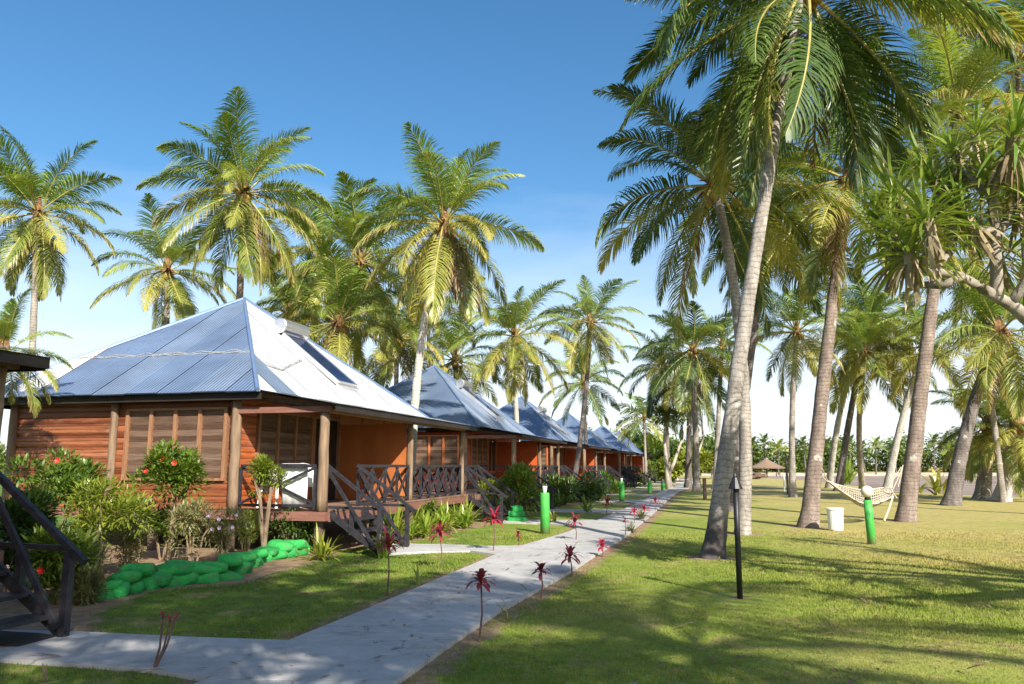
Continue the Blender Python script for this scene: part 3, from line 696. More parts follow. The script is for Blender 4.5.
frond_lib()
PALMS = [
 (pb(283, 33), (290, 312, 33), 'palm head just above the nearest roof, left of its steel water tank', dict(seed=213, scale=0.85, n=26, old=1.2, dead=2, nuts=6)),
 (pb(345, 27), (338, 322, 27), 'low palm close behind the solar panel of the nearest roof', dict(seed=219, scale=0.8, n=26, old=1.3, dead=1, nuts=6, bark='bark_brown')),
 (pb(432, 44), (428, 300, 44), 'palm behind the tall white-trunked one with dead fronds', dict(seed=226, scale=0.95, n=24, old=1.2, dead=1)),
 (pb(1030, 27), (1018, 62, 27), 'high green palm head at the upper right corner', dict(seed=232, scale=1.0, n=26, old=0.8, bark='bark_brown')),
 (pb(1000, 36), (975, 262, 36), 'bright palm head showing behind the bare screwpine branch', dict(seed=239, scale=1.05, n=26, old=1.1)),
 # base, crown(px,py,Y), label, opts
 (gb(712, 557), (803, -10, 15.2), 'tallest foremost palm with thick grey burnt-footed trunk leaning right, beside the black garden lamp', dict(seed=11, scale=1.15, n=44, r0=0.205, r1=0.115, bend=(-0.22, 0), bark='bark_stain', dark=0.72, dead=1, old=1.25, nuts=6, top=-14, flare=1.6, skip=lambda a, c: 222 < a < 296 and c >= 2)),
 (gb(742, 534), (714, 185, 19.5), 'tall palm with a curved grey trunk rising just behind the foremost leaning trunk', dict(seed=23, scale=0.98, n=30, r0=0.20, r1=0.13, bend=(0.7, 0), skip=lambda a, c: 225 < a < 315 and c >= 5, dark=0.7, dead=1, old=1.0, flare=1.4)),
 (gb(730, 511), (772, 222, 28.7), 'palm with dark trunk half hidden between the two thick grey trunks', dict(seed=31, scale=1.0, n=28, r0=0.28, r1=0.14, bend=(-0.2, 0), dark=0.75, old=1.1, bark='bark_dark')),
 (gb(808, 527), (850, 180, 21.6), 'brown-trunked palm holding the left end of the hammock, beside the white bucket', dict(seed=47, scale=0.98, n=28, r0=0.27, r1=0.15, bend=(-0.15, 0), bark='bark_brown', dark=0.15, dead=2, old=1.2, flare=1.55)),
 (gb(905, 521), (958, 112, 23.9), 'brown-trunked palm holding the right end of the hammock, its head above the screwpine', dict(seed=52, scale=1.05, n=28, r0=0.31, r1=0.15, bend=(-0.1, 0), bark='bark_brown', dark=0.1, dead=0, old=0.9, flare=1.3)),
 (gb(793, 497), (797, 332, 41.0), 'slim straight palm standing alone to the right of the thatched hut', dict(seed=61, scale=0.92, n=24, r0=0.22, r1=0.13, bend=(-0.3, 0), dark=0.1)),
 (gb(829, 488), (868, 318, 52.0), 'palm with slim pale leaning trunk behind the left end of the hammock', dict(seed=66, scale=1.05, n=26, r0=0.3, r1=0.16, bend=(-0.9, 0), bark='bark_pale')),
 (gb(838, 491), (866, 335, 50.0), 'palm with dark leaning trunk behind the left end of the hammock', dict(seed=71, scale=1.05, n=26, r0=0.3, r1=0.17, bend=(-0.2, 0), bark='bark_dark', old=1.1)),
 (gb(863, 489), (866, 352, 48.0), 'palm with grey upright trunk rising behind the middle of the hammock', dict(seed=77, scale=1.1, n=26, r0=0.26, r1=0.16, bend=(-0.7, 0), old=1.1)),
 (gb(886, 493), (925, 345, 46.0), 'palm with pale trunk leaning right just behind the right end of the hammock', dict(seed=83, scale=1.0, n=22, r0=0.3, r1=0.16, bend=(-0.4, 0), bark='bark_pale')),
 (gb(951, 505), (1000, 332, 33.5), 'dark-trunked palm leaning right at the edge of the lawn', dict(seed=91, scale=1.05, n=26, r0=0.38, r1=0.22, bend=(-0.5, 0), bark='bark_dark', old=1.2, dead=1)),
 (gb(982, 499), (990, 425, 38.5), 'short grey-trunked palm on the lawn edge, middle of the three low ones at right', dict(seed=97, scale=0.75, n=20, r0=0.42, r1=0.3, bend=(0, 0), old=1.0, nuts=2, dead=1)),
 (gb(1001, 501), (1018, 428, 37.0), 'short palm with pale trunk and orange leaf bases at the right edge of the lawn', dict(seed=103, scale=0.9, n=22, r0=0.45, r1=0.28, bend=(0, 0), bark='bark_pale', old=0.9, nuts=3)),
 (pb(30, 29), (38, 213, 29), 'full-headed palm at the far left above the dark porch roof', dict(seed=111, scale=0.84, n=32, dead=3, old=1.3, nuts=7)),
 (pb(236, 25), (243, 193, 25), 'tall palm whose trunk rises behind the peak of the nearest whole roof', dict(seed=118, scale=0.84, n=36, dead=3, old=1.3, bark='bark_brown', nuts=8)),
 (pb(168, 31), (167, 270, 31), 'lower palm half hidden behind the tall one above the left slope of the nearest roof', dict(seed=125, scale=0.78, n=26, old=1.15, dead=1)),
 (pb(352, 30), (360, 262, 30), 'palm with upright head behind the solar heater of the nearest roof', dict(seed=133, scale=0.95, n=28, old=1.25, dead=2)),
 (pb(300, 35), (322, 250, 35), 'palm mostly hidden between the two tall ones above the nearest roof', dict(seed=137, scale=0.95, n=26, old=1.3, dead=1)),
 (pb(412, 23.8), (444, 224, 24.3), 'tall white-trunked palm with dead brown fronds rising between the first two whole cabins', dict(seed=141, scale=0.84, n=36, bend=(-0.6, 0), bark='bark_pale', dead=8, old=1.15, nuts=6, r0=0.19, r1=0.12)),
 (pb(395, 36), (397, 338, 36), 'low palm with orange coconuts behind the gap before the second roof', dict(seed=149, scale=0.85, n=26, old=1.25, dead=2, nuts=8)),
 (pb(460, 40), (455, 360, 40), 'low palm with its head just above the second roof peak', dict(seed=152, scale=0.9, n=24, old=1.2)),
 (pb(522, 39), (515, 336, 39), 'palm with thin white trunk above the second and third roofs', dict(seed=158, scale=0.9, n=28, bark='bark_pale', dead=3, old=1.25, bend=(-0.2, 0))),
 (pb(570, 38.5), (590, 322, 40), 'thin-trunked palm curving in front of the third and fourth cabins', dict(seed=166, scale=0.80, n=24, bark='bark_dark', bend=(0.35, 0), old=1.1, nuts=3)),
 (pb(588, 52), (583, 382, 52), 'smaller palm showing behind the curved thin-trunked one over the roofs', dict(seed=171, scale=0.85, n=22, dark=0.4)),
 (pb(646, 78), (644, 418, 78), 'small distant palm above the last cabin roof', dict(seed=178, scale=0.9, n=22, dark=0.3, merged=True)),
 (gb(669, 488), (664, 368, 55), 'dark slim palm at the far end of the path, left of the pair', dict(seed=184, scale=1.0, n=26, dark=0.75, r0=0.25, r1=0.15)),
 (gb(697, 491), (693, 350, 49), 'grey straight palm at the far end of the path, right of the pair', dict(seed=190, scale=1.0, n=28, dark=0.7, r0=0.3, r1=0.17, dead=1)),
 (gb(688, 488), (690, 385, 57), 'dark palm standing close behind the grey straight one near the path end', dict(seed=196, scale=1.0, n=24, dark=0.8, bark='bark_dark', r0=0.32, r1=0.18)),
 (gb(715, 489), (722, 345, 56), 'palm behind the foremost trunk near the path end', dict(seed=201, scale=1.0, n=24, dark=0.6, r0=0.26, r1=0.15)),
 (pb(-14, 14.6), (3, 352, 14.6), 'young bushy palm beside the dark porch roof at the left edge', dict(seed=207, scale=0.30, n=26, r0=0.1, r1=0.08, old=0.9, nuts=0)),
]
for (b, c, lb, kw) in PALMS:
    c = at(*c); palm(b, c, lb, **kw)
# palms that stand outside the frame on the camera's side: their shade lies over the lawn and path
SH = [((-0.3, -4.0), (0.2, -3.0, 8.2)), ((3.4, -4.6), (3.5, -3.8, 8.2)), ((6.6, -4.4), (6.5, -3.5, 8.4)), ((2.4, -1.4), (1.9, 0.0, 8.0))]
for i, (b, c) in enumerate(SH):
    palm(b, c, ['palm behind the viewer shading the left of the path', 'palm behind the viewer shading the near path', 'palm behind the viewer shading the near lawn', 'palm beside the viewer shading the strip of lawn by the cabins'][i],
         seed=300 + i * 9, scale=1.0, n=20, old=1.0, nuts=0)

# ------------------------------------------------------------ screwpine
def build_pandanus():
    base = Vector((9.4, 8.3, 0)); TREE_BASES.append((base.x, base.y))
    root = empty('screwpine_tree', base)
    tag(root, 'spreading screwpine with strap leaves and bare grey branches reaching in from the right edge', 'tree')
    r = random.Random(5)
    D = 9.4
    fork = Vector((9.2, 8.4, 2.0))
    segs = []
    def P(px, py, Y=D): return at(px, py, Y)
    m1 = [fork, Vector((8.0, 8.9, 2.4)), P(1060, 345), P(1024, 318), P(990, 291), P(962, 278), P(935, 272), P(905, 262)]
    segs.append((m1, 0.10, 0.045)); 
    segs.append(([P(998, 297), P(996, 265), P(994, 230), P(990, 195)], 0.08, 0.05))
    segs.append(([P(962, 278), P(945, 286), P(920, 285, 9.7), P(898, 268, 9.9)], 0.06, 0.04))
    segs.append(([P(994, 236), P(1012, 218), P(1040, 190), P(1060, 150)], 0.055, 0.045))
    segs.append(([P(1010, 306), P(1035, 268, 9.2), P(1050, 230, 9.1)], 0.07, 0.05))
    segs.append(([P(925, 270), P(928, 250, 9.2), P(930, 232, 9.0)], 0.04, 0.035))
    segs.append(([P(990, 195), P(975, 180, 9.6), P(960, 165, 9.8)], 0.045, 0.04))
    segs.append(([P(990, 195), P(1005, 170, 9.2), P(1012, 150, 9.1)], 0.045, 0.04))
    segs.append(([P(940, 273), P(952, 245, 9.8), P(955, 215, 10.0)], 0.045, 0.04))
    heads = [P(930, 228, 9.0), P(894, 236, 9.7), P(898, 262, 9.9), P(958, 160, 9.8), P(1012, 145, 9.1), P(990, 190, 9.4), P(1056, 150, 9.4), P(1050, 228, 9.1), P(955, 212, 10.0), P(910, 258, 9.3), P(972, 225, 9.3), P(1000, 262, 9.9), P(938, 190, 10.0), P(1020, 200, 9.5), P(900, 205, 9.9), P(880, 228, 10.1), P(1015, 178, 10.2), P(975, 140, 10.2)]
    for h in heads[10:]:
        near = min([p for s_ in segs[:9] for p in s_[0]], key=lambda q: (q - h).length)
        segs.append(([near, near.lerp(h, 0.5) + Vector((0, 0, -0.08)), h - Vector((0, 0, 0.05))], 0.045, 0.038))
    # limbs on the near and far sides, partly outside the frame: their network of shade lies on the lawn
    limbs = [((8.2, 6.6, 3.0), (7.4, 5.6, 3.5), (6.6, 5.0, 3.9)), ((8.6, 6.2, 3.2), (8.2, 5.0, 3.9), (8.0, 4.2, 4.4)), ((9.8, 6.8, 3.1), (9.8, 5.6, 3.6), (9.4, 4.6, 4.2)),
             ((8.4, 7.4, 3.4), (7.6, 6.9, 4.3), (7.0, 6.6, 5.0)), ((9.9, 7.6, 3.5), (10.6, 6.6, 4.4), (10.9, 6.0, 5.0)), ((9.6, 9.2, 3.4), (9.8, 10.0, 4.4), (9.6, 10.6, 5.2)), ((8.6, 8.6, 3.6), (8.1, 8.3, 4.5), (7.7, 8.1, 5.3))]
    extra = []
    for L3 in limbs:
        a, b_, c_ = [Vector(q) for q in L3]
        segs.append(([fork, fork.lerp(a, 0.6), a, b_, c_], 0.15, 0.06))
        heads.append(c_); extra.append(c_)
        for k in range(1):
            e = b_ + Vector((r.uniform(-1.1, 1.1), r.uniform(-1.1, 1.1), r.uniform(0.2, 0.9)))
            segs.append(([b_, b_.lerp(e, 0.5) + Vector((0, 0, -0.1)), e], 0.05, 0.036)); heads.append(e)
    mb = MB()
    mb.tube([base + Vector((0, 0, -0.1)), base + Vector((0, 0.05, 0.9)), fork], [0.24, 0.18, 0.19], 10, jit=0.2)
    for k in range(9):   # prop roots
        a = k * 0.7; mb.tube([base + Vector((0.1 * math.cos(a), 0.1 * math.sin(a), 1.0)), base + Vector((0.45 * math.cos(a), 0.45 * math.sin(a), 0.5)), base + Vector((0.62 * math.cos(a), 0.62 * math.sin(a), -0.05))], 0.035, 6)
    mb.build('trunk', M['wood_tree'], root, smooth=True, origin=None).location = -base
    mb = MB()
    for pts, ra, rb in segs:
        n = len(pts); q = []
        for i in range(n - 1):
            for s in range(4):
                t = s / 4; p = pts[i].lerp(pts[i + 1], t); q.append(p + Vector([noise.noise(p * 2.1 + Vector((k * 9, 0, 0))) * 0.05 for k in range(3)]))
        q.append(pts[-1])
        mb.tube(q, [ra + (rb - ra) * i / (len(q) - 1) for i in range(len(q))], 8, jit=0.25)
    mb.build('branches', M['pandan_wood'], root, smooth=True).location = -base
    libs = []; libd = []
    for v in range(3):
        rr = random.Random(v + 40); mb = MB()
        for i in range(58):
            a = i * 2.39996; t = i / 58
            el = R(84 - 92 * t + rr.uniform(-8, 8)); d = (math.cos(a) * math.cos(el), math.sin(a) * math.cos(el), math.sin(el))
            mb.leaf((0, 0, 0.10 * (1 - t)), d, (0, 0, 1) if el < 1.3 else (0.3, 0, 1), rr.uniform(0.5, 0.82), 0.036, 5, rr.uniform(0.9, 2.0), tip=0.05)
        libs.append(mb.build('leaf_head', M['pandan'], link=False))
        mb = MB()
        for i in range(16):
            a = rr.uniform(0, 6.28); d = (math.cos(a) * 0.5, math.sin(a) * 0.5, rr.uniform(-0.9, 0.0))
            mb.leaf((0, 0, -0.08), d, (0, 0, 1), rr.uniform(0.3, 0.7), 0.04, 4, 3.0, tip=0.2)
        mb.tube([(0, 0, -0.45), (0, 0, 0.1)], [0.04, 0.07], 7)
        libd.append(mb.build('dry_leaves', M['pandan_dead'], link=False))
    for i, h in enumerate(heads):
        o = inst('leaf_head', libs[i % 3], root, h - base, (r.uniform(-.35, .35), r.uniform(-.35, .35), r.uniform(0, 6.28)), r.uniform(0.85, 1.15))
        inst('dry_leaves', libd[i % 3], o)
build_pandanus()

# ------------------------------------------------------------ cabins
def roof_face(mb, uvs, poly, eave_dir, up_dir, sheets, sheet_w=0.76):
    """clip a planar face into sheets running up the slope; each sheet gets its own material"""
    o = poly[0]
    P2 = [((p - o).dot(eave_dir), (p - o).dot(up_dir)) for p in poly]
    umin = min(p[0] for p in P2); umax = max(p[0] for p in P2)
    def clip(ps, u, keep_gt):
        out = []
        for i in range(len(ps)):
            a, b = ps[i], ps[(i + 1) % len(ps)]
            ina = a[0] > u if keep_gt else a[0] < u; inb = b[0] > u if keep_gt else b[0] < u
            if ina: out.append(a)
            if ina != inb:
                t = (u - a[0]) / (b[0] - a[0]); out.append((u, a[1] + (b[1] - a[1]) * t))
        return out
    k = 0; u = umin; nrm = eave_dir.cross(up_dir)
    if nrm.z < 0: nrm = -nrm
    while u < umax - 1e-4:
        u2 = min(u + sheet_w, umax)
        q = clip(P2, u + (0.0 if k == 0 else 0.0), True) if k else list(P2)
        q = clip(q, u2 + (1e-5), False)
        if len(q) >= 3:
            lift = 0.012 * (k % 2)
            b = len(mb.v)
            vs = [o + eave_dir * p[0] + up_dir * p[1] + nrm * lift for p in q]
            a = Vector(vs[1]) - Vector(vs[0]); 
            n3 = (vs[1] - vs[0]).cross(vs[2] - vs[1])
            order = list(range(len(q)))
            if n3.dot(nrm) < 0: order = order[::-1]
            mb.add(vs, [tuple(order)], sheets(k)); uvs.extend([q[i] for i in order])
            mb.add([v - nrm * 0.02 for v in vs], [tuple(order[::-1])], sheets(k)); uvs.extend([q[i] for i in order[::-1]])
        u = u2; k += 1

def cabin(stairs_far=False, red=False):
    M = dict(globals()['M'])
    if red:
        for k_ in ('siding', 'siding_in', 'panel', 'roof_white', 'roof_white2', 'mullion'): M[k_] = M[k_ + '_r']
    W0, W1, Lh = -7.2, -1.86, 8.3          # walls from W0 to W1, length Lh
    ZD, ZE = 0.78, 2.98                     # deck height, eave height
    root = empty('cabin')
    # stilts and floor frame
    for x in (-7.1, -5.4, -3.7, -1.95, -0.1):
        for y in (0.1, 2.1, 4.2, 6.2, 8.2):
            if y > 0.2 and x < -0.2: continue
            mb = MB(); mb.tube([(x, y, -0.1), (x, y, 0.6)], 0.085, 8); mb.build('stilt', M['stump'], root)
    mb = MB(); mb.bx(-7.0, -2.0, 2.6, 2.7, 0.0, 0.6); mb.build('skirting_board', M['stump'], root)
    mb = MB()
    mb.bx(W0 - 0.04, W1 + 0.02, -0.045, 0.10, 0.60, 0.775); mb.bx(W1 + 0.02, 0.12, -0.10, 0.05, 0.60, 0.762); mb.bx(0.03, 0.13, 0.05, Lh + 0.1, 0.58, 0.76)
    mb.bx(W0 - 0.05, 0.03, Lh, Lh + 0.1, 0.6, 0.76); mb.bx(W0 - 0.06, W0 - 0.01, 0.1, Lh, 0.6, 0.76)
    mb.build('floor_beam', M['beam'], root)
    mb = MB()
    y = 0.06
    while y < Lh:
        mb.bx(W1, 0.14, y, min(y + 0.132, Lh), 0.763, 0.795); y += 0.14
    mb.build('deck', M['deck'], root)
    mb = MB(); mb.bx(W0, W1, 0.12, Lh - 0.05, 0.70, 0.78); mb.build('floor', M['stump'], root)
    # log sided walls: every board a rounded strip
    def siding(mb, a, b, z0, z1, out, pitch=0.12):
        a = Vector(a + (0,)); b = Vector(b + (0,)); out = Vector(out + (0,)); z = z0
        while z < z1 - 1e-4:
            zt = min(z + pitch, z1); h = zt - z
            prof = [(0.0, 0.0), (0.010, 0.06), (0.015, 0.3), (0.016, 0.5), (0.015, 0.7), (0.010, 0.94), (0.0, 1.0)]
            vs = []
            for (o_, f) in prof:
                for e in (a, b): vs.append(e + out * o_ + Vector((0, 0, z + h * f)))
            fs = [(2 * i, 2 * i + 1, 2 * i + 3, 2 * i + 2) for i in range(len(prof) - 1)]
            mb.add(vs, fs); z = zt
        mid = (a + b) / 2; ln = (b - a).length
        rot = (b - a).to_track_quat('X', 'Z').to_matrix()
        mb.box(mid - out * 0.05 + Vector((0, 0, (z0 + z1) / 2)), (ln, 0.095, z1 - z0), rot)
    mb = MB(); siding(mb, (W0, 0), (-4.72, 0), ZD, ZE, (0, -1))
    siding(mb, (-4.60, 0), (W1, 0), ZD, 1.32, (0, -1)); siding(mb, (-2.02, 0), (W1, 0), 1.32, ZE, (0, -1)); siding(mb, (-4.60, 0), (-4.42, 0), 1.32, ZE, (0, -1)); siding(mb, (-4.42, 0), (-2.02, 0), 2.74, ZE, (0, -1))
    mb.build('wall', M['siding'], root, smooth=False)
    mb = MB(); siding(mb, (W0, 0.1), (W0, Lh), ZD, ZE, (-1, 0)); siding(mb, (W0, Lh), (W1, Lh), ZD, ZE, (0, 1)); mb.build('wall', M['siding'], root)
    # veranda side wall
    mb = MB(); siding(mb, (W1, 0.1), (W1, 0.62), ZD, ZE, (1, 0)); siding(mb, (W1, 0.62), (W1, 2.9), ZD, 1.2, (1, 0)); siding(mb, (W1, 0.62), (W1, 4.2), 2.74, ZE, (1, 0))
    mb.build('wall', M['siding_in'], root)
    mb = MB(); mb.bx(W1 - 0.08, W1 + 0.012, 4.28, Lh - 0.02, ZD, ZE)
    for yy in (5.5, 6.9): mb.bx(W1 + 0.012, W1 + 0.035, yy, yy + 0.06, ZD, ZE)
    mb.build('plywood_wall', M['panel'], root)
    mb = MB(); mb.bx(W1 + 0.04, -0.09, 4.24, 4.30, 0.80, 2.60); mb.build('partition', M['panel'], root)
    # louvred windows
    def louvre(mb, a, b, z0, z1, out):
        a = Vector(a + (0,)); b = Vector(b + (0,)); out = Vector(out + (0,)); z = z0
        d = (b - a); ln = d.length; rot = d.to_track_quat('X', 'Z').to_matrix() @ Matrix.Rotation(R(-76 if out.y else 76), 3, 'X')
        k_ = round((z1 - z0) / 0.115); st_ = (z1 - z0) / k_
        for i_ in range(k_):
            mb.box((a + b) / 2 + Vector((0, 0, z0 + (i_ + 0.5) * st_)), (ln, st_ * 1.12, 0.012), rot)
    def window(cuts, axis_y, z0, z1):
        # cuts along the wall; each opening its own panel in one frame
        mbf = MB()
        for c in cuts:
            if axis_y: mbf.bx(W1 - 0.05, W1 + 0.055, c - 0.035, c + 0.035, z0, z1)
            else: mbf.bx(c - 0.038, c + 0.038, -0.06, 0.05, z0, z1)
        a, b = cuts[0] - 0.035, cuts[-1] + 0.035
        if axis_y:
            mbf.bx(W1 - 0.045, W1 + 0.05, a, b, z1, z1 + 0.05); mbf.bx(W1 - 0.045, W1 + 0.06, a, b, z0 - 0.05, z0)
        else:
            mbf.bx(a, b, -0.055, 0.045, z1, z1 + 0.05); mbf.bx(a, b, -0.07, 0.045, z0 - 0.05, z0)
        fr = mbf.build('window', M['mullion'], root)
        mbd = MB()
        for i in range(len(cuts) - 1):
            p, q = cuts[i] + 0.04, cuts[i + 1] - 0.04
            ml = MB()
            if axis_y: louvre(ml, (W1 + 0.0, p), (W1 + 0.0, q), z0 + 0.01, z1, (1, 0))
            else: louvre(ml, (p, 0.0), (q, 0.0), z0 + 0.01, z1, (0, -1))
            ml.build('louvre_panel', M['louvre'], fr)
        if axis_y: mbd.bx(W1 - 0.11, W1 - 0.09, a, b, z0, z1)
        else: mbd.bx(a, b, 0.09, 0.11, z0, z1)
        mbd.build('backing', M['glass'], fr)
    window([-4.36, -3.80, -3.24, -2.68, -2.10], False, 1.37, 2.69)
    window([0.70, 1.42, 2.14, 2.86], True, 1.25, 2.69)
    # door
    mb = MB(); mb.bx(W1 - 0.06, W1 + 0.05, 2.92, 3.0, ZD + 0.02, 2.74); mb.bx(W1 - 0.06, W1 + 0.05, 4.18, 4.26, ZD + 0.02, 2.74); mb.bx(W1 - 0.055, W1 + 0.045, 3.0, 4.18, 2.68, 2.74)
    dr = mb.build('door', M['mullion'], root)
    mb = MB(); mb.bx(W1 - 0.04, W1 - 0.02, 3.0, 4.18, ZD + 0.02, 2.68); mb.build('door_glass', M['glass'], dr)
    mb = MB(); mb.bx(W1 - 0.02, W1 + 0.02, 3.57, 3.62, ZD + 0.02, 2.68); mb.bx(W1 - 0.018, W1 + 0.018, 3.0, 3.57, 1.3, 1.4); mb.bx(W1 - 0.018, W1 + 0.018, 3.62, 4.18, 1.3, 1.4); mb.build('door_frame', M['mullion'], dr)
    # log posts
    rr = random.Random(9)
    def post(x, y, z0, z1, r=0.095, mat='post'):
        mb = MB(); k = 8
        mb.tube([(x + rr.uniform(-.006, .006), y + rr.uniform(-.006, .006), z0 + (z1 - z0) * i / k) for i in range(k + 1)], [r * (1.06 - 0.12 * i / k) for i in range(k + 1)], 12, jit=0.12)
        return mb.build('post', M[mat], root, smooth=True)
    post(-4.66, -0.06, ZD - 0.02, ZE, 0.08); post(W1 + 0.02, -0.07, ZD - 0.02, ZE, 0.10); post(W0, -0.03, ZD - 0.02, ZE, 0.09)
    for y in (0.0, 4.3, 8.25): post(0.0, y, ZD - 0.01, 2.62, 0.098 if y == 0 else 0.075)
    for y in (4.3, 8.25): post(0.05, y, -0.1, ZD - 0.02, 0.08, 'stump')
    # beams carrying the veranda roof
    mb = MB(); mb.bx(W1 - 0.05, 0.18, -0.13, -0.03, 2.60, 2.71); mb.build('front_beam', M['beam'], root)
    mb = MB(); mb.bx(-0.05, 0.06, -0.03, Lh + 0.2, 2.60, 2.70); mb.build('side_beam', M['mullion'], root)
    # roof: hipped main part and flatter veranda slope
    xa, xb, ya, yb = -7.95, -1.18, -0.45, 8.6; ze = 3.0
    A = Vector((-4.62, 4.1, 5.88)); nl, nr, fr_, fl = Vector((xa, ya, ze)), Vector((xb, ya, ze)), Vector((xb, yb, ze)), Vector((xa, yb, ze))
    mb = MB(); uvs = []
    def upd(e, p0, apex):
        v = apex - p0; v = v - e * v.dot(e); return v.normalized()
    ex = Vector((1, 0, 0)); ey = Vector((0, 1, 0))
    roof_face(mb, uvs, [nl, nr, A], ex, upd(ex, nl, A), lambda k: 2 if k == 1 else (1 if k % 3 == 1 else 0))
    roof_face(mb, uvs, [nr, fr_, A], ey, upd(ey, nr, A), lambda k: 1 if k == 1 else (2 if k % 3 else 3))
    roof_face(mb, uvs, [fr_, fl, A], ex, upd(ex, fr_, A), lambda k: 0)
    roof_face(mb, uvs, [fl, nl, A], ey, upd(ey, fl, A), lambda k: 1 if k % 2 else 2)
    v0, v1, v2, v3 = Vector((xb - 0.12, ya + 0.10, ze + 0.045)), Vector((0.42, ya + 0.12, 2.735)), Vector((0.42, yb - 0.1, 2.735)), Vector((xb - 0.12, yb - 0.1, ze + 0.045))
    roof_face(mb, uvs, [v1, v2, v3, v0], ey, upd(ey, v1, v0), lambda k: 1 if k == 1 else (2 if k % 3 else 3))
    me = mb.build('roof', [M['roof_blue'], M['roof_blue2'], M['roof_white'], M['roof_white2']], root)
    uvl = me.data.uv_layers.new(name='UVMap'); flat = []
    for p in uvs: flat += [p[0], p[1]]
    uvl.data.foreach_set('uv', flat)
    mb = MB()
    for c in (nl, nr, fr_, fl): mb.tube([c + Vector((0, 0, 0.02)), A + Vector((0, 0, 0.02))], 0.045, 6); 
    for c in (nr,):
        d = (A - c).normalized(); s_ = d.cross(Vector((0, 0, 1))).normalized()
        for sd, nn in ((1, Vector((0, -0.55, 0.83))), (-1, Vector((0.5, 0, 0.86)))):
            w = nn.cross(d).normalized() * 0.24; 
            if (w.dot(s_)) * sd < 0: w = -w
            up = Vector((0, 0, 0.03))
            w2 = w - Vector((0, 0, 0.0))
    mb.build('ridge_cap', M['ridge'], me)
    mb = MB()
    mb.bx(xa + 0.03, xb - 0.0, ya + 0.13, ya + 0.16, ze - 0.15, ze + 0.03); mb.bx(xa + 0.03, xa + 0.06, ya + 0.05, yb - 0.05, ze - 0.17, ze - 0.025); mb.bx(xa + 0.03, xb, yb - 0.05, yb - 0.02, ze - 0.17, ze - 0.025)
    mb.bx(0.36, 0.395, ya + 0.15, yb - 0.12, 2.60, 2.722); mb.bx(xb, 0.36, yb - 0.16, yb - 0.13, 2.58, 2.70)
    mb.build('fascia', M['fascia'], root)
    mb = MB(); mb.bx(xa + 0.06, xb, ya + 0.17, yb - 0.05, ze - 0.05, ze - 0.03); mb.build('eave_lining', M['stump'], root)
    mb = MB()
    for y in np.arange(0.0, 8.3, 0.9):
        mb.bar((W1 - 0.2, y + 0.03, 2.965), (0.34, y + 0.03, 2.675), 0.05, 0.07)
    mb.build('rafters', M['stump'], root)
    # railings
    T = 1.60
    def span(p, q, nx, name='railing'):
        p = Vector(p); q = Vector(q); mb = MB(); d = q - p
        mb.bar(p + Vector((0, 0, T)), q + Vector((0, 0, T)), 0.055, 0.06); mb.bar(p + Vector((0, 0, 0.87)), q + Vector((0, 0, 0.87)), 0.045, 0.05)
        n_ = d.cross(Vector((0, 0, 1))).normalized() * 0.02
        for i in range(nx):
            a, b = p + d * (i / nx), p + d * ((i + 1) / nx)
            mb.bar(a + Vector((0, 0, 0.89)) + n_, b + Vector((0, 0, T - 0.03)) + n_, 0.035, 0.045); mb.bar(a + Vector((0, 0, T - 0.03)) - n_, b + Vector((0, 0, 0.89)) - n_, 0.035, 0.045)
        for i in range(nx + 1): 
            a = p + d * (i / nx); mb.bar(a + Vector((0, 0, 0.80)), a + Vector((0, 0, T - 0.035)), 0.05, 0.05)
        return mb.build(name, M['rail'], root)
    span((W1 + 0.14, -0.02, 0), (-0.14, -0.02, 0), 1)
    s0, s1 = (Lh - 1.42, Lh - 0.1) if stairs_far else (0.1, 1.42)
    if stairs_far:
        span((0.0, 0.14, 0), (0.0, 4.2, 0), 6); span((0, 4.4, 0), (0, s0 - 0.05, 0), 4)
    else:
        span((0.0, s1 + 0.08, 0), (0.0, 4.2, 0), 4); span((0.0, 4.4, 0), (0.0, 8.15, 0), 6)
    span((W1 + 0.1, Lh, 0), (-0.12, Lh, 0), 3)
    def flight(s0, s1):
        mb = MB()
        for i, (x, z) in enumerate(((0.30, 0.60), (0.58, 0.41), (0.86, 0.22))):
            mb.bx(x - 0.15, x + 0.15, s0 + 0.04, s1 - 0.04, z - 0.035, z)
        st = mb.build('stairs', M['rail'], root)
        for yy in (s0, s1):
            mb = MB()
            mb.bar((0.10, yy, 0.74), (1.15, yy, 0.03), 0.04, 0.12)             # stringer
            mb.build('stringer', M['rail'], st)
            mb = MB(); o = 0.045
            mb.bar((0.02, yy, T + 0.02), (1.30, yy, 0.70), 0.06, 0.06)         # sloping hand rail
            mb.bar((1.12, yy, -0.05), (1.12, yy, 0.80), 0.075, 0.075)              # newel
            mb.bar((0.56, yy, 0.35), (0.56, yy, 0.84), 0.07, 0.07)
            mb.bar((0.06, yy - o, T - 0.06), (1.08, yy - o, 0.10), 0.04, 0.06)
            mb.bar((0.06, yy + o, 0.84), (1.08, yy + o, 0.82), 0.035, 0.05)
            mb.build('handrail', M['rail'], st)

    # stairs
    flights = [(s0, s1)]
    if not stairs_far:
        flights.append((Lh + 0.22, Lh + 1.46))
        mb = MB()
        y = Lh + 0.12
        while y < Lh + 1.5: mb.bx(-1.0, 0.14, y, y + 0.132, 0.763, 0.795); y += 0.14
        mb.bx(0.03, 0.13, Lh + 0.12, Lh + 1.52, 0.58, 0.76)
        mb.build('landing', M['deck'], root)
        span((-1.0, Lh + 1.48, 0), (0.0, Lh + 1.48, 0), 2)
    for s0, s1 in flights: flight(s0, s1)
    return root
def place_cabin(o, s0, label):
    x, y = loc(-7.1, s0); o.location = (x, y, 0); o.rotation_euler = (0, 0, -ROW)
    tag(o, label, 'cabin', 'timber cabins in a row')
    return o
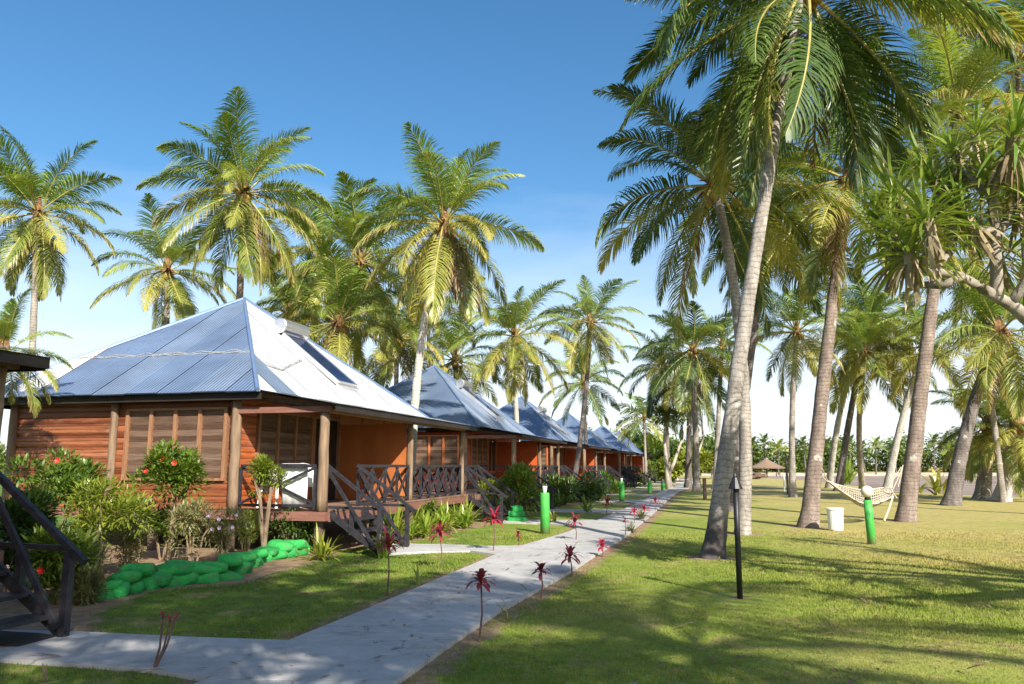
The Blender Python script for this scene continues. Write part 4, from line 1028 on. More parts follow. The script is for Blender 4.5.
c0 = cabin(True); place_cabin(c0, CABS[0][1], 'dark porch corner and stairs of the cabin cut off by the left edge')
c1 = cabin(False); c2 = cabin(False, True)
labs = ['nearest whole timber cabin with blue and white roof sheets and white chairs on its veranda', 'second whole timber cabin from the front, palm shade across its blue roof', 'third whole cabin from the front behind the large green bollard lamp',
        'fourth whole cabin from the front, behind the curved thin-trunked palm', 'fifth whole cabin from the front, small and far along the path', 'last and smallest cabin at the far end of the path']
for i, (k, s0) in enumerate(CABS[1:]):
    place_cabin(c1 if i == 0 else (c2 if i == 1 else copy_tree(c2)), s0, labs[i])

# cables across the nearest roof
def on_house(x, y, z, s0=13.4):
    X, Y = loc(-7.1 + x, s0 + y); return Vector((X, Y, z))
mb = MB()
pts = []
for i in range(60):
    t = i / 59
    if t < 0.62:
        u = t / 0.62; x = -7.3 + u * (5.4); yy = -0.45 + (x + 7.95) * 0.0 + 1.55; z = 3.0 + 0.61 * 2.0 + 0.06 - 0.06 * math.sin(u * math.pi)
    else:
        u = (t - 0.62) / 0.38; x = -1.9 - 0.6 * u; yy = 1.55 + 0.0 + u * 1.9 ; z = 3.0
    # height of the roof under the point
    zf = 3.0 + (yy + 0.45) * 0.611; zr = 3.0 + (-1.18 - x) * 0.808
    zl = 3.0 + (x + 7.95) * 0.835
    z = min(zf, zr, zl) + 0.05 + 0.012 * math.sin(i * 2.1)
    pts.append(on_house(x, yy, z))
mb.tube(pts, 0.013, 5); mb.tube([p + Vector((0, 0, 0.035 + 0.02 * math.sin(k * 1.3))) for k, p in enumerate(pts)], 0.011, 5)
o = mb.build('roof_cable', M['cable']); tag(o, 'pair of twisted grey cables lying across the nearest blue roof', 'cable')

# solar water heaters
def heater():
    r = empty('solar_water_heater')
    # local frame: x down slope outward (to the right), y along the eave, z normal
    mb = MB(); mb.bx(0.0, 1.95, -0.02, 0.98, 0.07, 0.15); p = mb.build('collector', M['solar'], r)
    mb = MB()
    mb.bx(-0.03, 1.98, -0.06, -0.02, 0.05, 0.165); mb.bx(-0.03, 1.98, 0.98, 1.02, 0.05, 0.165); mb.bx(1.95, 2.0, -0.02, 0.98, 0.05, 0.165); mb.bx(2.0, 2.07, -0.1, 1.05, 0.0, 0.10)
    mb.build('collector_frame', M['tank'], r)
    mb = MB(); mb.tube([(-0.22, -0.12, 0.24), (-0.22, -0.09, 0.24), (-0.22, 1.09, 0.24), (-0.22, 1.12, 0.24)], [0.165, 0.195, 0.195, 0.165], 20)
    tk = mb.build('tank', M['tank'], r, smooth=False)
    for y in (0.1, 0.9):
        mb = MB(); mb.bx(-0.4, -0.1, y, y + 0.05, 0.0, 0.1); mb.build('bracket', M['tank'], r)
    return r
def place_heater(o, s0, y, label):
    th = math.atan(0.808)
    # point on the right slope
    zt = 1.75; x = -1.18 - zt / 0.808
    p = on_house(x, y, 3.0 + zt + 0.01, s0); o.location = p
    o.rotation_euler = (Matrix.Rotation(-ROW, 3, 'Z') @ Matrix.Rotation(th, 3, 'Y')).to_euler()
    tag(o, label, 'solar heater', 'solar water heaters on the roofs')
h1 = heater(); place_heater(h1, 13.4, 3.9, 'solar water heater with steel tank on the nearest whole roof')
hl = ['solar water heater on the second whole roof', 'solar water heater on the third whole roof', 'solar water heater on the fourth whole roof', 'solar water heater on the fifth whole roof']
for i, (k, s0) in enumerate(CABS[2:6]): place_heater(copy_tree(h1), s0, 4.0, hl[i])

# ------------------------------------------------------------ plants
def foliage(mb, c, rad, n, L, W, r, droop=0.5, shell=0.55, mi=0, clumps=9):
    c = Vector(c); rad = Vector(rad)
    cl = []
    for k in range(clumps):
        d = Vector((r.gauss(0, 1), r.gauss(0, 1), r.gauss(0.2, 0.9))).normalized() * r.uniform(0.35, 0.85)
        cl.append((Vector((d.x * rad.x, d.y * rad.y, d.z * rad.z)), r.uniform(0.35, 0.6)))
    for i in range(n):
        cc, cr = cl[r.randrange(clumps)]
        d = Vector((r.gauss(0, 1), r.gauss(0, 1), r.gauss(0.25, 1))).normalized()
        q = r.uniform(shell, 1.0) * cr
        p = c + cc + Vector((d.x * rad.x, d.y * rad.y, d.z * rad.z)) * q
        dd = (d + Vector((r.uniform(-.5, .5), r.uniform(-.5, .5), r.uniform(-0.2, 0.8)))).normalized()
        mb.leaf(p, dd, (r.uniform(-.5, .5), r.uniform(-.5, .5), 1), L * r.uniform(0.7, 1.2), W, 2, droop, mi, tip=0.1)
def shrub(pos, rad, zc, label, mat='shrub', n=1800, L=0.10, W=0.035, seed=1, cat='shrub', flowers=0, fcol='red', stems=5, group=None, trunk=None, clumps=9, name='shrub'):
    r = random.Random(seed); root = empty(name, (pos[0], pos[1], 0)); tag(root, label, cat, group)
    mb = MB()
    if trunk:
        for k in range(2): mb.tube([(0.05 * k, 0, -0.05), (0.03 - 0.08 * k, 0.02, zc * 0.4), (0.10 - 0.22 * k, 0, zc - rad[2] * 0.3)], [trunk, trunk * 0.8, trunk * 0.5], 8, jit=0.3)
    for k in range(stems):
        a = r.uniform(0, 6.28); q = r.uniform(0.3, 0.8)
        mb.tube([(0.04 * math.cos(a), 0.04 * math.sin(a), zc * 0.5 if trunk else -0.03), (q * 0.5 * rad[0] * math.cos(a), q * 0.5 * rad[1] * math.sin(a), zc * 0.75), (q * rad[0] * math.cos(a), q * rad[1] * math.sin(a), zc + rad[2] * r.uniform(0, 0.6))], [0.018, 0.012, 0.006], 5)
    mb.build('stem', M['stem'], root)
    mb = MB(); foliage(mb, (0, 0, zc), rad, n, L, W, r, clumps=clumps); mb.build('foliage', M[mat], root)
    for k in range(flowers):
        a = r.uniform(3.6, 5.9); el = r.uniform(-0.1, 1.0)
        p = Vector((rad[0] * math.cos(a) * math.cos(el), rad[1] * math.sin(a) * math.cos(el), zc + rad[2] * math.sin(el)))
        mbf = MB()
        for j in range(6):
            b = j * 1.047; mbf.leaf((0, 0, 0), (math.cos(b), -0.5, math.sin(b)), (0, -1, 0.1), 0.048 if fcol == 'red' else 0.035, 0.042 if fcol == 'red' else 0.03, 2, 0.2, tip=0.5)
        o = mbf.build('flower', M[fcol], root); o.location = p
    return root
def px_shrub(px, Y, top_py, bot_py, halfw_px, **kw):
    """a shrub seen at column px, distance Y, spanning rows top..bottom"""
    c = at(px, (top_py + bot_py) / 2, Y); rz = abs(at(px, top_py, Y).z - at(px, bot_py, Y).z) / 2; rx = halfw_px / F * Y
    return shrub((c.x, Y), (rx, rx * 0.9, rz), c.z, **kw)
px_shrub(56, 12.2, 455, 515, 40, label='large green hibiscus shrub with red buds at the left, behind the dark stairs', n=3200, L=0.10, W=0.036, seed=2, flowers=1, clumps=14)
px_shrub(15, 10.5, 492, 560, 34, label='dense shrub in shade behind the dark stair railing', mat='shrub_dk', n=2200, L=0.12, W=0.05, seed=3)
px_shrub(172, 13.4, 448, 506, 33, label='rounded hibiscus shrub with red flowers under the louvred window', n=3000, L=0.11, W=0.042, seed=4, flowers=3, clumps=14)
px_shrub(266, 14.1, 463, 500, 19, label='small round-topped shrub on a bare forked trunk before the veranda', mat='shrub_lt', n=1500, L=0.10, W=0.026, seed=5, trunk=0.05, clumps=8)
px_shrub(105, 11.6, 482, 545, 38, label='pale yellow-green shrub left of the louvred window', mat='shrub_lt', n=2600, L=0.12, W=0.028, seed=6, clumps=16)
px_shrub(195, 12.9, 503, 548, 30, label='thin straggly pale shrub in front of the rounded hibiscus', mat='weed', n=1500, L=0.10, W=0.02, seed=7, clumps=14)
px_shrub(225, 13.3, 505, 552, 22, label='straggly bush with pale lilac flowers below the cabin corner', mat='weed', n=1100, L=0.09, W=0.02, seed=8, flowers=7, fcol='lilac', clumps=12)
px_shrub(140, 13.6, 505, 535, 22, label='low dark bush with lilac flowers under the cabin floor beam', mat='shrub_dk', n=800, L=0.09, W=0.03, seed=9, flowers=5, fcol='lilac')
px_shrub(290, 15.0, 512, 545, 22, label='low bush under the veranda deck right of the forked trunk', mat='shrub_dk', n=900, L=0.09, W=0.025, seed=10)
px_shrub(85, 10.2, 545, 600, 20, label='tangle of tall thin weeds beside the dark newel post', mat='weed', n=900, L=0.16, W=0.014, seed=12, clumps=12)
px_shrub(60, 9.6, 530, 608, 28, label='tall leafy plant with orange-red blossoms seen through the stair railing', mat='shrub', n=1600, L=0.13, W=0.04, seed=13, flowers=1)
px_shrub(40, 10.8, 530, 600, 50, label='broad dark undergrowth shrub beneath the stair railing', mat='shrub_dk', n=1800, L=0.12, W=0.04, seed=14)
px_shrub(513, 25.6, 470, 512, 28, label='large dark green shrub left of the second cabin stairs', mat='shrub', n=2400, L=0.16, W=0.06, seed=15, clumps=12)
px_shrub(486, 24.6, 480, 512, 14, label='bright narrow-leaved shrub at the far corner of the nearest cabin', mat='shrub_lt', n=900, L=0.15, W=0.04, seed=16)
px_shrub(553, 33, 478, 508, 22, label='dark palm-leaved shrub by the second cabin veranda', mat='shrub_dk', n=1300, L=0.3, W=0.06, seed=17)
px_shrub(590, 37, 476, 503, 20, label='dark shrub in front of the third cabin', mat='shrub_dk', n=1200, L=0.22, W=0.07, seed=18)
px_shrub(612, 47, 472, 496, 18, label='pale-streaked shrub between the third and fourth cabins', mat='shrub', n=1000, L=0.25, W=0.07, seed=19)
px_shrub(632, 62, 470, 489, 14, label='low bush in front of the fifth cabin', mat='shrub_dk', n=800, L=0.3, W=0.08, seed=20)
px_shrub(648, 84, 464, 484, 13, label='low bush in front of the last cabin', mat='shrub', n=800, L=0.4, W=0.12, seed=21)
px_shrub(430, 19.5, 503, 520, 10, label='small leafy bush growing against the veranda skirting beam', mat='shrub', n=500, L=0.12, W=0.035, seed=22)

px_shrub(130, 12.4, 515, 566, 20, label='sprawling pale weed bush before the louvred window, left of the thin straggly one', mat='weed', n=1500, L=0.10, W=0.02, seed=31, clumps=14)
px_shrub(247, 14.4, 512, 548, 14, label='slender yellow-green bush between the lilac-flowered bush and the forked trunk', mat='shrub_lt', n=800, L=0.10, W=0.02, seed=32, clumps=10)
px_shrub(165, 14.0, 508, 540, 26, label='low dark leafy bush directly under the rounded hibiscus', mat='shrub', n=1500, L=0.09, W=0.03, seed=33, clumps=12)
px_shrub(312, 15.4, 520, 546, 12, label='small dark bush under the corner of the veranda deck', mat='shrub_dk', n=600, L=0.09, W=0.03, seed=34)
px_shrub(86, 9.6, 568, 618, 12, label='scraggly grey-green weeds at the left end of the green sandbags', mat='weed', n=1100, L=0.14, W=0.014, seed=35, clumps=12)

def strappy(pos, label, n=34, L=0.6, W=0.045, mat='lily', seed=1, cat='plant', group=None, spread=0.9, name='lily_plant'):
    r = random.Random(seed); root = empty(name, (pos[0], pos[1], 0)); tag(root, label, cat, group)
    mb = MB()
    for i in range(n):
        a = r.uniform(0, 6.28); el = R(r.uniform(35, 85)); 
        mb.leaf((r.uniform(-.06, .06) * L * 2, r.uniform(-.06, .06) * L * 2, -0.02), (math.cos(a) * math.cos(el) * spread, math.sin(a) * math.cos(el) * spread, math.sin(el)), (0, 0, 1), L * r.uniform(0.6, 1.1), W, 5, r.uniform(0.6, 1.9), tip=0.08)
    mb.build('leaves', M[mat], root)
    return root
LLn = ['first', 'second', 'third', 'fourth', 'fifth', 'sixth', 'seventh', 'eighth', 'ninth']
for i in range(9):
    q = loc(-6.65 + 0.25 * math.sin(i * 2.3), 16.6 + i * 0.55)
    strappy(q, f'{LLn[i]} bright green spider lily clump from the front along the nearest veranda beam', seed=60 + i, n=60, L=0.62 + 0.1 * (i % 3), W=0.05, mat='lily_b', group='spider lilies beside the nearest veranda')
strappy(loc(-6.75, 15.9), 'tall pale lily clump growing up through the stair railing', seed=70, n=36, L=1.0, W=0.05, mat='shrub_lt')
strappy(loc(-6.7, 12.75), 'yellow-green fern left of the nearest stairs', seed=71, n=60, L=0.62, W=0.04, mat='shrub_lt', name='fern', spread=1.3)
strappy(loc(-5.75, 13.15), 'dark green fern at the foot of the nearest stairs', seed=72, n=40, L=0.55, W=0.04, mat='shrub', name='fern', spread=1.1)
strappy(g(418, 584), 'small upright grass tuft on the left lawn beside the path', seed=73, n=9, L=0.30, W=0.03, mat='lily', name='grass_tuft', spread=0.4)
strappy(g(509, 622), 'sparse green sprout at the right edge of the near path', seed=74, n=9, L=0.28, W=0.022, mat='weed', name='sprout')
strappy(g(553, 523), 'yellow spiky plant just right of the large green bollard lamp', seed=75, n=16, L=0.5, W=0.06, mat='frond2', name='spiky_plant')
strappy(g(586, 512), 'small spiky green plant by the third cabin path', seed=76, n=22, L=0.7, W=0.06, mat='lily', name='spiky_plant')
strappy(g(720, 560), 'faint yellow sprout at the foot of the foremost palm', seed=77, n=5, L=0.15, W=0.02, mat='frond2', name='sprout')
strappy(g(631, 532), 'dry straw tuft on the right edge of the sunlit path', seed=78, n=40, L=0.3, W=0.03, mat='weed', name='grass_tuft')
strappy(g(641, 520), 'far dry straw tuft on the right edge of the path', seed=79, n=40, L=0.4, W=0.04, mat='weed', name='grass_tuft')
for i, (q, lb) in enumerate((((918, 493), 'young palm seedling on the sand edge, left one of two'), ((938, 495), 'young palm seedling on the sand edge, right one of two'))):
    strappy(g(*q), lb, seed=80 + i, n=16, L=1.7, W=0.22, mat='frond2', name='palm_seedling', group='palm seedlings on the sand edge')
strappy(g(848, 484), 'young bright palm seedling behind the hammock', seed=84, n=16, L=2.6, W=0.3, mat='lily', name='palm_seedling')
for i in range(9):
    x, y = loc(-6.3 + rnd.uniform(-.3, .3), 29.8 + i * 0.75)
    strappy((x, y), f"{['first','second','third','fourth','fifth','sixth','seventh','eighth','ninth'][i]} leafy clump from the front along the second cabin veranda", seed=90 + i, n=26, L=0.75, W=0.07, mat=('lily', 'shrub', 'shrub_dk')[i % 3], group='leafy clumps along the second veranda', name='leafy_plant')
for i in range(7):
    x, y = loc(-6.3 + rnd.uniform(-.3, .3), 45.5 + i * 0.9)
    strappy((x, y), f"{['first','second','third','fourth','fifth','sixth','seventh'][i]} leafy clump from the front along the third cabin veranda", seed=110 + i, n=24, L=0.9, W=0.10, mat=('lily', 'shrub_dk', 'ti')[i % 3], group='leafy clumps along the third veranda', name='leafy_plant')

def ti_plant(base, head, label, mat='ti', n=14, L=0.28, heads=None, seed=1, W=0.05):
    r = random.Random(seed); b = Vector((base[0], base[1], 0)); root = empty('ti_plant', b)
    tag(root, label, 'plant', 'red-leaved plants along the path')
    hs = [Vector((head[0], head[1], head[2])) - b] + [Vector(h) - b for h in (heads or [])]
    mb = MB()
    for h in hs: mb.tube([(0, 0, -0.03), h * 0.5 + Vector((0.02, 0, -0.02)), h], [0.011, 0.009, 0.008], 6)
    mb.build('stem', M['ti_stem'], root)
    for h in hs:
        mb = MB()
        for i in range(n):
            a = i * 2.4; el = R(75 - 75 * i / n + r.uniform(-10, 10))
            mb.leaf((0, 0, 0.02 - 0.05 * i / n), (math.cos(a) * math.cos(el), math.sin(a) * math.cos(el), math.sin(el)), (0, 0, 1), L * r.uniform(0.7, 1.1), W, 4, r.uniform(1.0, 2.4), tip=0.1)
        o = mb.build('leaf_head', M[mat], root); o.location = h
TI = [((387, 595), (388, 545), 'dark red ti plant on the left lawn nearest the stairs', 'ti', 15, 0.36), ((441, 568), (440, 534), 'red ti plant standing before the veranda railing', 'ti', 15, 0.42), ((493, 552), (494, 520), 'bright crimson ti plant at the corner of the branch path', 'ti_pink', 18, 0.40),
      ((479, 641), (481, 581), 'tall thin dark red ti plant nearest the viewer at the path edge', 'ti', 12, 0.25), ((541, 597), (541, 571), 'small ti plant with a pink heart, second along the right edge of the path', 'ti', 10, 0.24), ((571, 576), (570, 557), 'low dark ti plant, third along the right edge of the path', 'ti', 14, 0.36),
      ((602, 557), (602, 546), 'small pink ti plant on a dry mound at the right edge of the path', 'ti_pink', 14, 0.27), ((634, 524), (634, 512), 'far pink ti plant, left one of the three at the path bend', 'ti_pink', 12, 0.36), ((643, 518), (644, 509), 'far pink ti plant, middle one of the three at the path bend', 'ti_pink', 12, 0.36),
      ((655, 512), (655, 501), 'far pink ti plant, right one of the three at the path bend', 'ti_pink', 12, 0.40), ((576, 541), (575, 522), 'dark red ti plant left of the path beyond the large green bollard lamp', 'ti', 14, 0.40), ((518, 547), (518, 536), 'tiny reddish ti plant on the lawn left of the large green bollard lamp', 'ti', 8, 0.2),
      ((625, 536), (625, 520), 'bare dark ti stem at the right edge of the sunlit path', 'ti', 5, 0.16), ((606, 514), (607, 503), 'dark red ti plant in front of the third cabin', 'ti', 14, 0.5)]
for i, (b, h, lb, mt, n, L) in enumerate(TI):
    B = g(*b); H_ = at(h[0], h[1], B[1]); ti_plant(B, H_, lb, mt, int(n * 1.6), L * 0.75, seed=i + 3)
B = g(152, 671); ti_plant(B, at(170, 622, B[1]), 'leaning nearly bare forked ti plant at the lower left path edge', 'ti', 5, 0.08, heads=[at(163, 618, B[1]), at(176, 617, B[1])], seed=44, W=0.03)

# green sandbag wall round the bed
bags = []
low = [(93, 601), (106, 598), (121, 594), (137, 590), (155, 587), (175, 585), (196, 583), (216, 580), (232, 574), (246, 567), (258, 562), (270, 560), (283, 558), (296, 556), (306, 552)]
ordn = ['first', 'second', 'third', 'fourth', 'fifth', 'sixth', 'seventh', 'eighth', 'ninth', 'tenth', 'eleventh', 'twelfth', 'thirteenth', 'fourteenth', 'fifteenth']
def bag(px, py, w, h, z, label, seed, dy=0.0):
    x, y = g(px, py); r = random.Random(seed)
    mb = MB()
    n, m = 22, 16; vs = []
    for i in range(m + 1):
        v = -1 + 2 * i / m
        for j in range(n):
            th = 2 * math.pi * j / n
            cx_, cz = math.cos(th), math.sin(th)
            k = (1 - abs(v) ** 3.2) ** 0.5
            p = Vector((v * w / 2, math.copysign(abs(cx_) ** 0.8, cx_) * 0.19 * k, math.copysign(abs(cz) ** 0.75, cz) * h / 2 * (0.25 + 0.75 * k)))
            p *= 1 + 0.20 * noise.noise(p * 5 + Vector((seed, 0, 0))) + 0.07 * noise.noise(p * 19 + Vector((seed, 3, 0)))
            vs.append(p)
    mb.add(vs, [(i * n + j, i * n + (j + 1) % n, (i + 1) * n + (j + 1) % n, (i + 1) * n + j) for i in range(m) for j in range(n)] + [tuple(range(n))[::-1], tuple(range(m * n, m * n + n))])
    o = mb.build('sandbag', M['bag'], smooth=True); o.location = (x, y + 0.18 + dy, z + h / 2 - 0.05 - r.uniform(0, 0.04)); o.rotation_euler = (r.uniform(-.15, .15), r.uniform(-.22, .22), r.uniform(-.6, .6) + 0.15)
    tag(o, label, 'sandbag', 'green painted sandbags edging the shrub bed')
    bags.append(o)
for i, (x, y) in enumerate(low):
    Y = g(x, y)[1]; nx = low[min(i + 1, 14)][0] - low[max(i - 1, 0)][0]
    bag(x, y, nx / 2 / F * Y * (1.55 + 0.8 * ((i * 37) % 10) / 10), 0.19 + 0.08 * ((i * 53) % 7) / 7, 0.0, f'green painted sandbag, {ordn[i]} from the left in the bottom course of the low wall', 500 + i)
for i in range(13):
    x = (low[i][0] + low[i + 1][0]) / 2; y = (low[i][1] + low[i + 1][1]) / 2
    Y = g(x, y)[1]; nx = low[i + 1][0] - low[i][0]
    bag(x, y, nx / F * Y * (1.5 + 1.0 * ((i * 31 + 4) % 10) / 10), 0.13 + 0.10 * ((i * 17) % 5) / 5, 0.13 + 0.03 * (i % 3), f'green painted sandbag, {ordn[i]} from the left in the top course of the low wall', 540 + i, 0.05)
x, y = g(517, 522)
for k, (dx, z, lb) in enumerate(((0, 0, 'bottom green lump of the stack behind the large green bollard lamp'), (0.05, 0.22, 'middle green lump of the stack behind the large green bollard lamp'), (0.1, 0.42, 'top green lump of the stack behind the large green bollard lamp'))):
    bag(517, 522, 0.62 - 0.12 * k, 0.22, z * 0.8, lb, 570 + k); bags[-1].rotation_euler = (0, 0, 0.2 * k); bags[-1]['group'] = 'green sandbags behind the large bollard lamp'

# ------------------------------------------------------------ lamps and small things
def bollard(px, py, top_py, label, r=0.075):
    x, y = g(px, py); z = at(px, top_py, y).z
    root = empty('bollard_lamp', (x, y, 0)); tag(root, label, 'lamp', 'green bollard lamps left of the path')
    mb = MB(); mb.tube([(0, 0, -0.05), (0, 0, z * 0.5), (0, 0, z - 0.19), (0, 0, z - 0.16)], [r, r, r * 0.98, r * 0.9], 16, jit=0.05); mb.build('post', M['green'], root, smooth=True)
    mb = MB(); mb.tube([(0, 0, z - 0.16), (0, 0, z - 0.13), (0, 0, z - 0.06), (0, 0, z)], [0.035, 0.045, 0.055, 0.065], 12)
    mb.build('lamp_glass', M['lampw'], root)
    return root
bollard(545, 533, 486, 'largest green bollard lamp with pale glass cup, on the lawn before the second cabin', 0.115)
bollard(622, 502, 478, 'second green bollard lamp, in shade left of the path bend', 0.12)
bollard(650, 494, 478, 'third green bollard lamp near the far end of the path', 0.13)
bollard(663, 491, 479, 'farthest green bollard lamp at the end of the path', 0.13)
bollard(556, 497, 478, 'green bollard lamp half hidden by the second cabin plants', 0.1)
# leaning green post with globe
B = g(872, 544); T_ = at(867.5, 500, B[1]); root = empty('globe_lamp', (B[0], B[1], 0)); tag(root, 'leaning green post with round cream globe in front of the hammock', 'lamp')
t = T_ - Vector((B[0], B[1], 0))
mb = MB(); mb.tube([(0, 0, -0.08), t * 0.5, t], [0.085, 0.085, 0.08], 16); mb.build('post', M['green'], root, smooth=True)
mb = MB(); mb.tube([t, t + Vector((0, 0, 0.06))], [0.06, 0.06], 12); mb.build('collar', M['black'], root)
mb = MB(); mb.ball(t + Vector((0, 0, 0.17)), 0.125, 18, 12); mb.build('globe', M['cream'], root, smooth=True)
# black garden lamp
B = g(740, 598); T_ = at(735, 476, B[1]); root = empty('garden_lamp', (B[0], B[1], 0)); tag(root, 'thin black garden lamp with pointed hood at the right of the lawn path', 'lamp')
TREE_BASES.append((B[0], B[1], 1))
t = T_ - Vector((B[0], B[1], 0))
mb = MB(); mb.tube([(0, 0, -0.05), t * 0.5, t - Vector((0, 0, 0.14))], 0.036, 12); mb.build('post', M['black'], root, smooth=True)
mb = MB(); mb.tube([t + Vector((0, 0, -0.16)), t + Vector((0, 0, -0.155)), t + Vector((0, 0, -0.02)), t + Vector((0, 0, 0.0)), t + Vector((0, 0, 0.035))], [0.09, 0.092, 0.035, 0.018, 0.005], 10)
mb.build('hood', M['black'], root)
mb = MB(); mb.tube([t + Vector((0, 0, -0.21)), t + Vector((0, 0, -0.15))], [0.035, 0.05], 10); mb.build('lamp_glass', M['glass'], root)
# bucket
B = g(836, 530); root = empty('bucket', (B[0], B[1], 0)); tag(root, 'tall white plastic bucket standing on the lawn below the hammock', 'bucket')
mb = MB(); mb.tube([(0, 0, 0), (0, 0, 0.02), (0, 0, 0.50), (0, 0, 0.50)], [0.17, 0.175, 0.20, 0.20], 24, cap=True)
mb.build('body', M['white'], root, smooth=False)
mb = MB(); mb.tube([(0, 0, 0.50), (0, 0, 0.505), (0, 0, 0.545), (0, 0, 0.55)], [0.205, 0.215, 0.215, 0.20], 24); mb.build('lid', M['white'], root)
# path-end short black post
B = g(742, 497)
# hammock
def hammock():
    A = at(815, 462, 21.4); Bp = at(905, 466, 23.6)
    e0, e1 = at(829, 483, 21.9), at(893, 492, 23.0)
    root = empty('hammock', (e0 + e1) / 2); o0 = root.location.copy()
    tag(root, 'off-white woven hammock slung between the two brown palm trunks', 'hammock')
    up0, up1 = at(828, 482, 21.9), at(897, 470, 23.2)
    mb = MB(); nu, nv = 34, 15; vs = []
    sp_ = [at(828, 481, 21.9), at(846, 494, 22.1), at(862, 503, 22.3), at(878, 503, 22.6), at(893, 496, 23.0)]   # near (low) edge
    tp_ = [at(829, 482, 22.0), at(850, 488, 22.6), at(866, 490, 23.1), at(882, 488, 23.4), at(893, 489, 23.3)]   # far (upper) edge
    def cr(P, t):
        t *= len(P) - 1; i = min(int(t), len(P) - 2); f = t - i
        p0, p1, p2, p3 = P[max(i - 1, 0)], P[i], P[i + 1], P[min(i + 2, len(P) - 1)]
        return 0.5 * ((2 * p1) + (p2 - p0) * f + (2 * p0 - 5 * p1 + 4 * p2 - p3) * f * f + (3 * p1 - p0 - 3 * p2 + p3) * f ** 3)
    for i in range(nu + 1):
        u = i / nu; a, b = cr(sp_, u), cr(tp_, u)
        for j in range(nv + 1):
            v = j / nv; p = a.lerp(b, v); p.z -= 0.28 * math.sin(math.pi * v) * math.sin(math.pi * u)
            vs.append(p - o0)
    nn = nv + 1
    for j in range(nn): mb.tube([vs[i * nn + j] for i in range(nu + 1)], 0.013 if 0 < j < nv else 0.022, 4)
    for i in range(2, nu - 1): mb.tube([vs[i * nn + j] for j in range(nn)], 0.010, 4)
    mb.build('net', M['rope'], root, smooth=True)
    mb = MB()
    def rope(a, b, sag=0.03, r=0.014):
        mb = MB()
        mb.tube([a.lerp(b, t / 8) - o0 - Vector((0, 0, sag * math.sin(math.pi * t / 8))) for t in range(9)], r, 5)
        mb.build('rope', M['rope'], root)
    rope(at(820, 462, 21.4), at(828, 482, 21.9)); rope(at(828, 482, 21.9), at(818, 470, 21.5))
    rope(at(893, 496, 23.0), at(884, 521, 22.6), r=0.03); rope(at(893, 489, 23.2), at(903, 465, 23.5)); rope(at(890, 483, 23.2), at(901, 467, 23.5)); rope(at(903, 465, 23.5), at(898, 487, 23.3)); 
    rope(at(890, 487, 23.1), at(897, 498, 23.1), r=0.02)
    # turns of rope round the trunks
    for c, rr_ in (trunk_at(3, 1.72), trunk_at(4, 1.66)):
        c.z = 1.72 if c.x < 9 else 1.66
        mb = MB(); mb.tube([c - o0 + Vector(((rr_ + 0.01) * math.cos(k * 0.4), (rr_ + 0.01) * math.sin(k * 0.4), 0.002 * k)) for k in range(33)], 0.018, 5); mb.build('rope_loop', M['rope'], root)
hammock()
# white plastic chairs on the veranda
def chair():
    r = empty('plastic_chair')
    mb = MB(); mb.bx(-0.23, 0.23, -0.22, 0.24, 0.42, 0.45); mb.build('seat', M['white'], r)
    mb = MB()   # curved solid back
    n = 8; vs = []
    for i in range(n + 1):
        a = -0.9 + 1.8 * i / n
        for z in (0.45, 0.88 - 0.05 * abs(a)):
            for q in (0.0, 0.012): vs.append((0.27 * math.sin(a), -0.20 - 0.10 * math.cos(a) - q + 0.06 - (z - 0.45) * 0.16, z))
    fs = []
    for i in range(n):
        b = 4 * i; fs += [(b, b + 4, b + 6, b + 2), (b + 1, b + 3, b + 7, b + 5), (b + 2, b + 6, b + 7, b + 3), (b, b + 1, b + 5, b + 4)]
    mb.add(vs, fs); mb.build('backrest', M['white'], r)
    for sx in (-1, 1):
        for sy in (-1, 1):
            mb = MB(); mb.bar((sx * 0.20, sy * 0.2, 0.43), (sx * 0.25, sy * 0.25, 0.0), 0.05, 0.05); mb.build('leg', M['white'], r)
        mb = MB(); mb.bar((sx * 0.26, -0.22, 0.66), (sx * 0.27, 0.22, 0.64), 0.05, 0.03); mb.bar((sx * 0.26, 0.2, 0.64), (sx * 0.24, 0.2, 0.43), 0.045, 0.04); mb.build('armrest', M['white'], r)
    return r
ch = chair(); ch.location = on_house(-0.58, 0.52, 0.796); ch.rotation_euler = (0, 0, -ROW + 0.1); ch.scale = (1, 1, 0.98); tag(ch, 'white plastic chair with its back to the veranda railing, next to the corner post', 'chair', 'white plastic veranda chairs')
ch2 = copy_tree(ch); ch2.location = on_house(-1.30, 0.60, 0.796); ch2.rotation_euler = (0, 0, -ROW - 0.25); tag(ch2, 'white plastic chair on the veranda half hidden behind the small round-topped shrub', 'chair', 'white plastic veranda chairs')
# white cloth hung over the railing next to the corner post
mb = MB(); vs = []
for i in range(13):
    x = -0.86 + 0.52 * i / 12; w = 0.012 * math.sin(i * 1.7)
    for (y, z) in ((0.045, 0.84), (0.04 + w, 1.2), (0.035 + w * 0.5, 1.55), (0.03, 1.636), (-0.02, 1.642)): vs.append((x, y, z))
mb.add(vs, [(i * 5 + j, (i + 1) * 5 + j, (i + 1) * 5 + j + 1, i * 5 + j + 1) for i in range(12) for j in range(4)])
cl = mb.build('towel', M['white'], smooth=True); cl.location = on_house(0, 0, 0); cl.rotation_euler = (0, 0, -ROW)
so = cl.modifiers.new('s', 'SOLIDIFY'); so.thickness = 0.006
tag(cl, 'white cloth hanging inside the veranda railing beside the corner post', 'towel')
# mat at the stairs in the left corner
mb = MB(); q = [g(*p) for p in ((-60, 632), (40, 638), (55, 640), (18, 650), (-60, 648))]
mb = slab('mat', q, 0.045, None, 0.015); o = mb.build('door_mat', M['mat']); tag(o, 'dark rubber mat at the foot of the stairs in the lower left corner', 'mat')
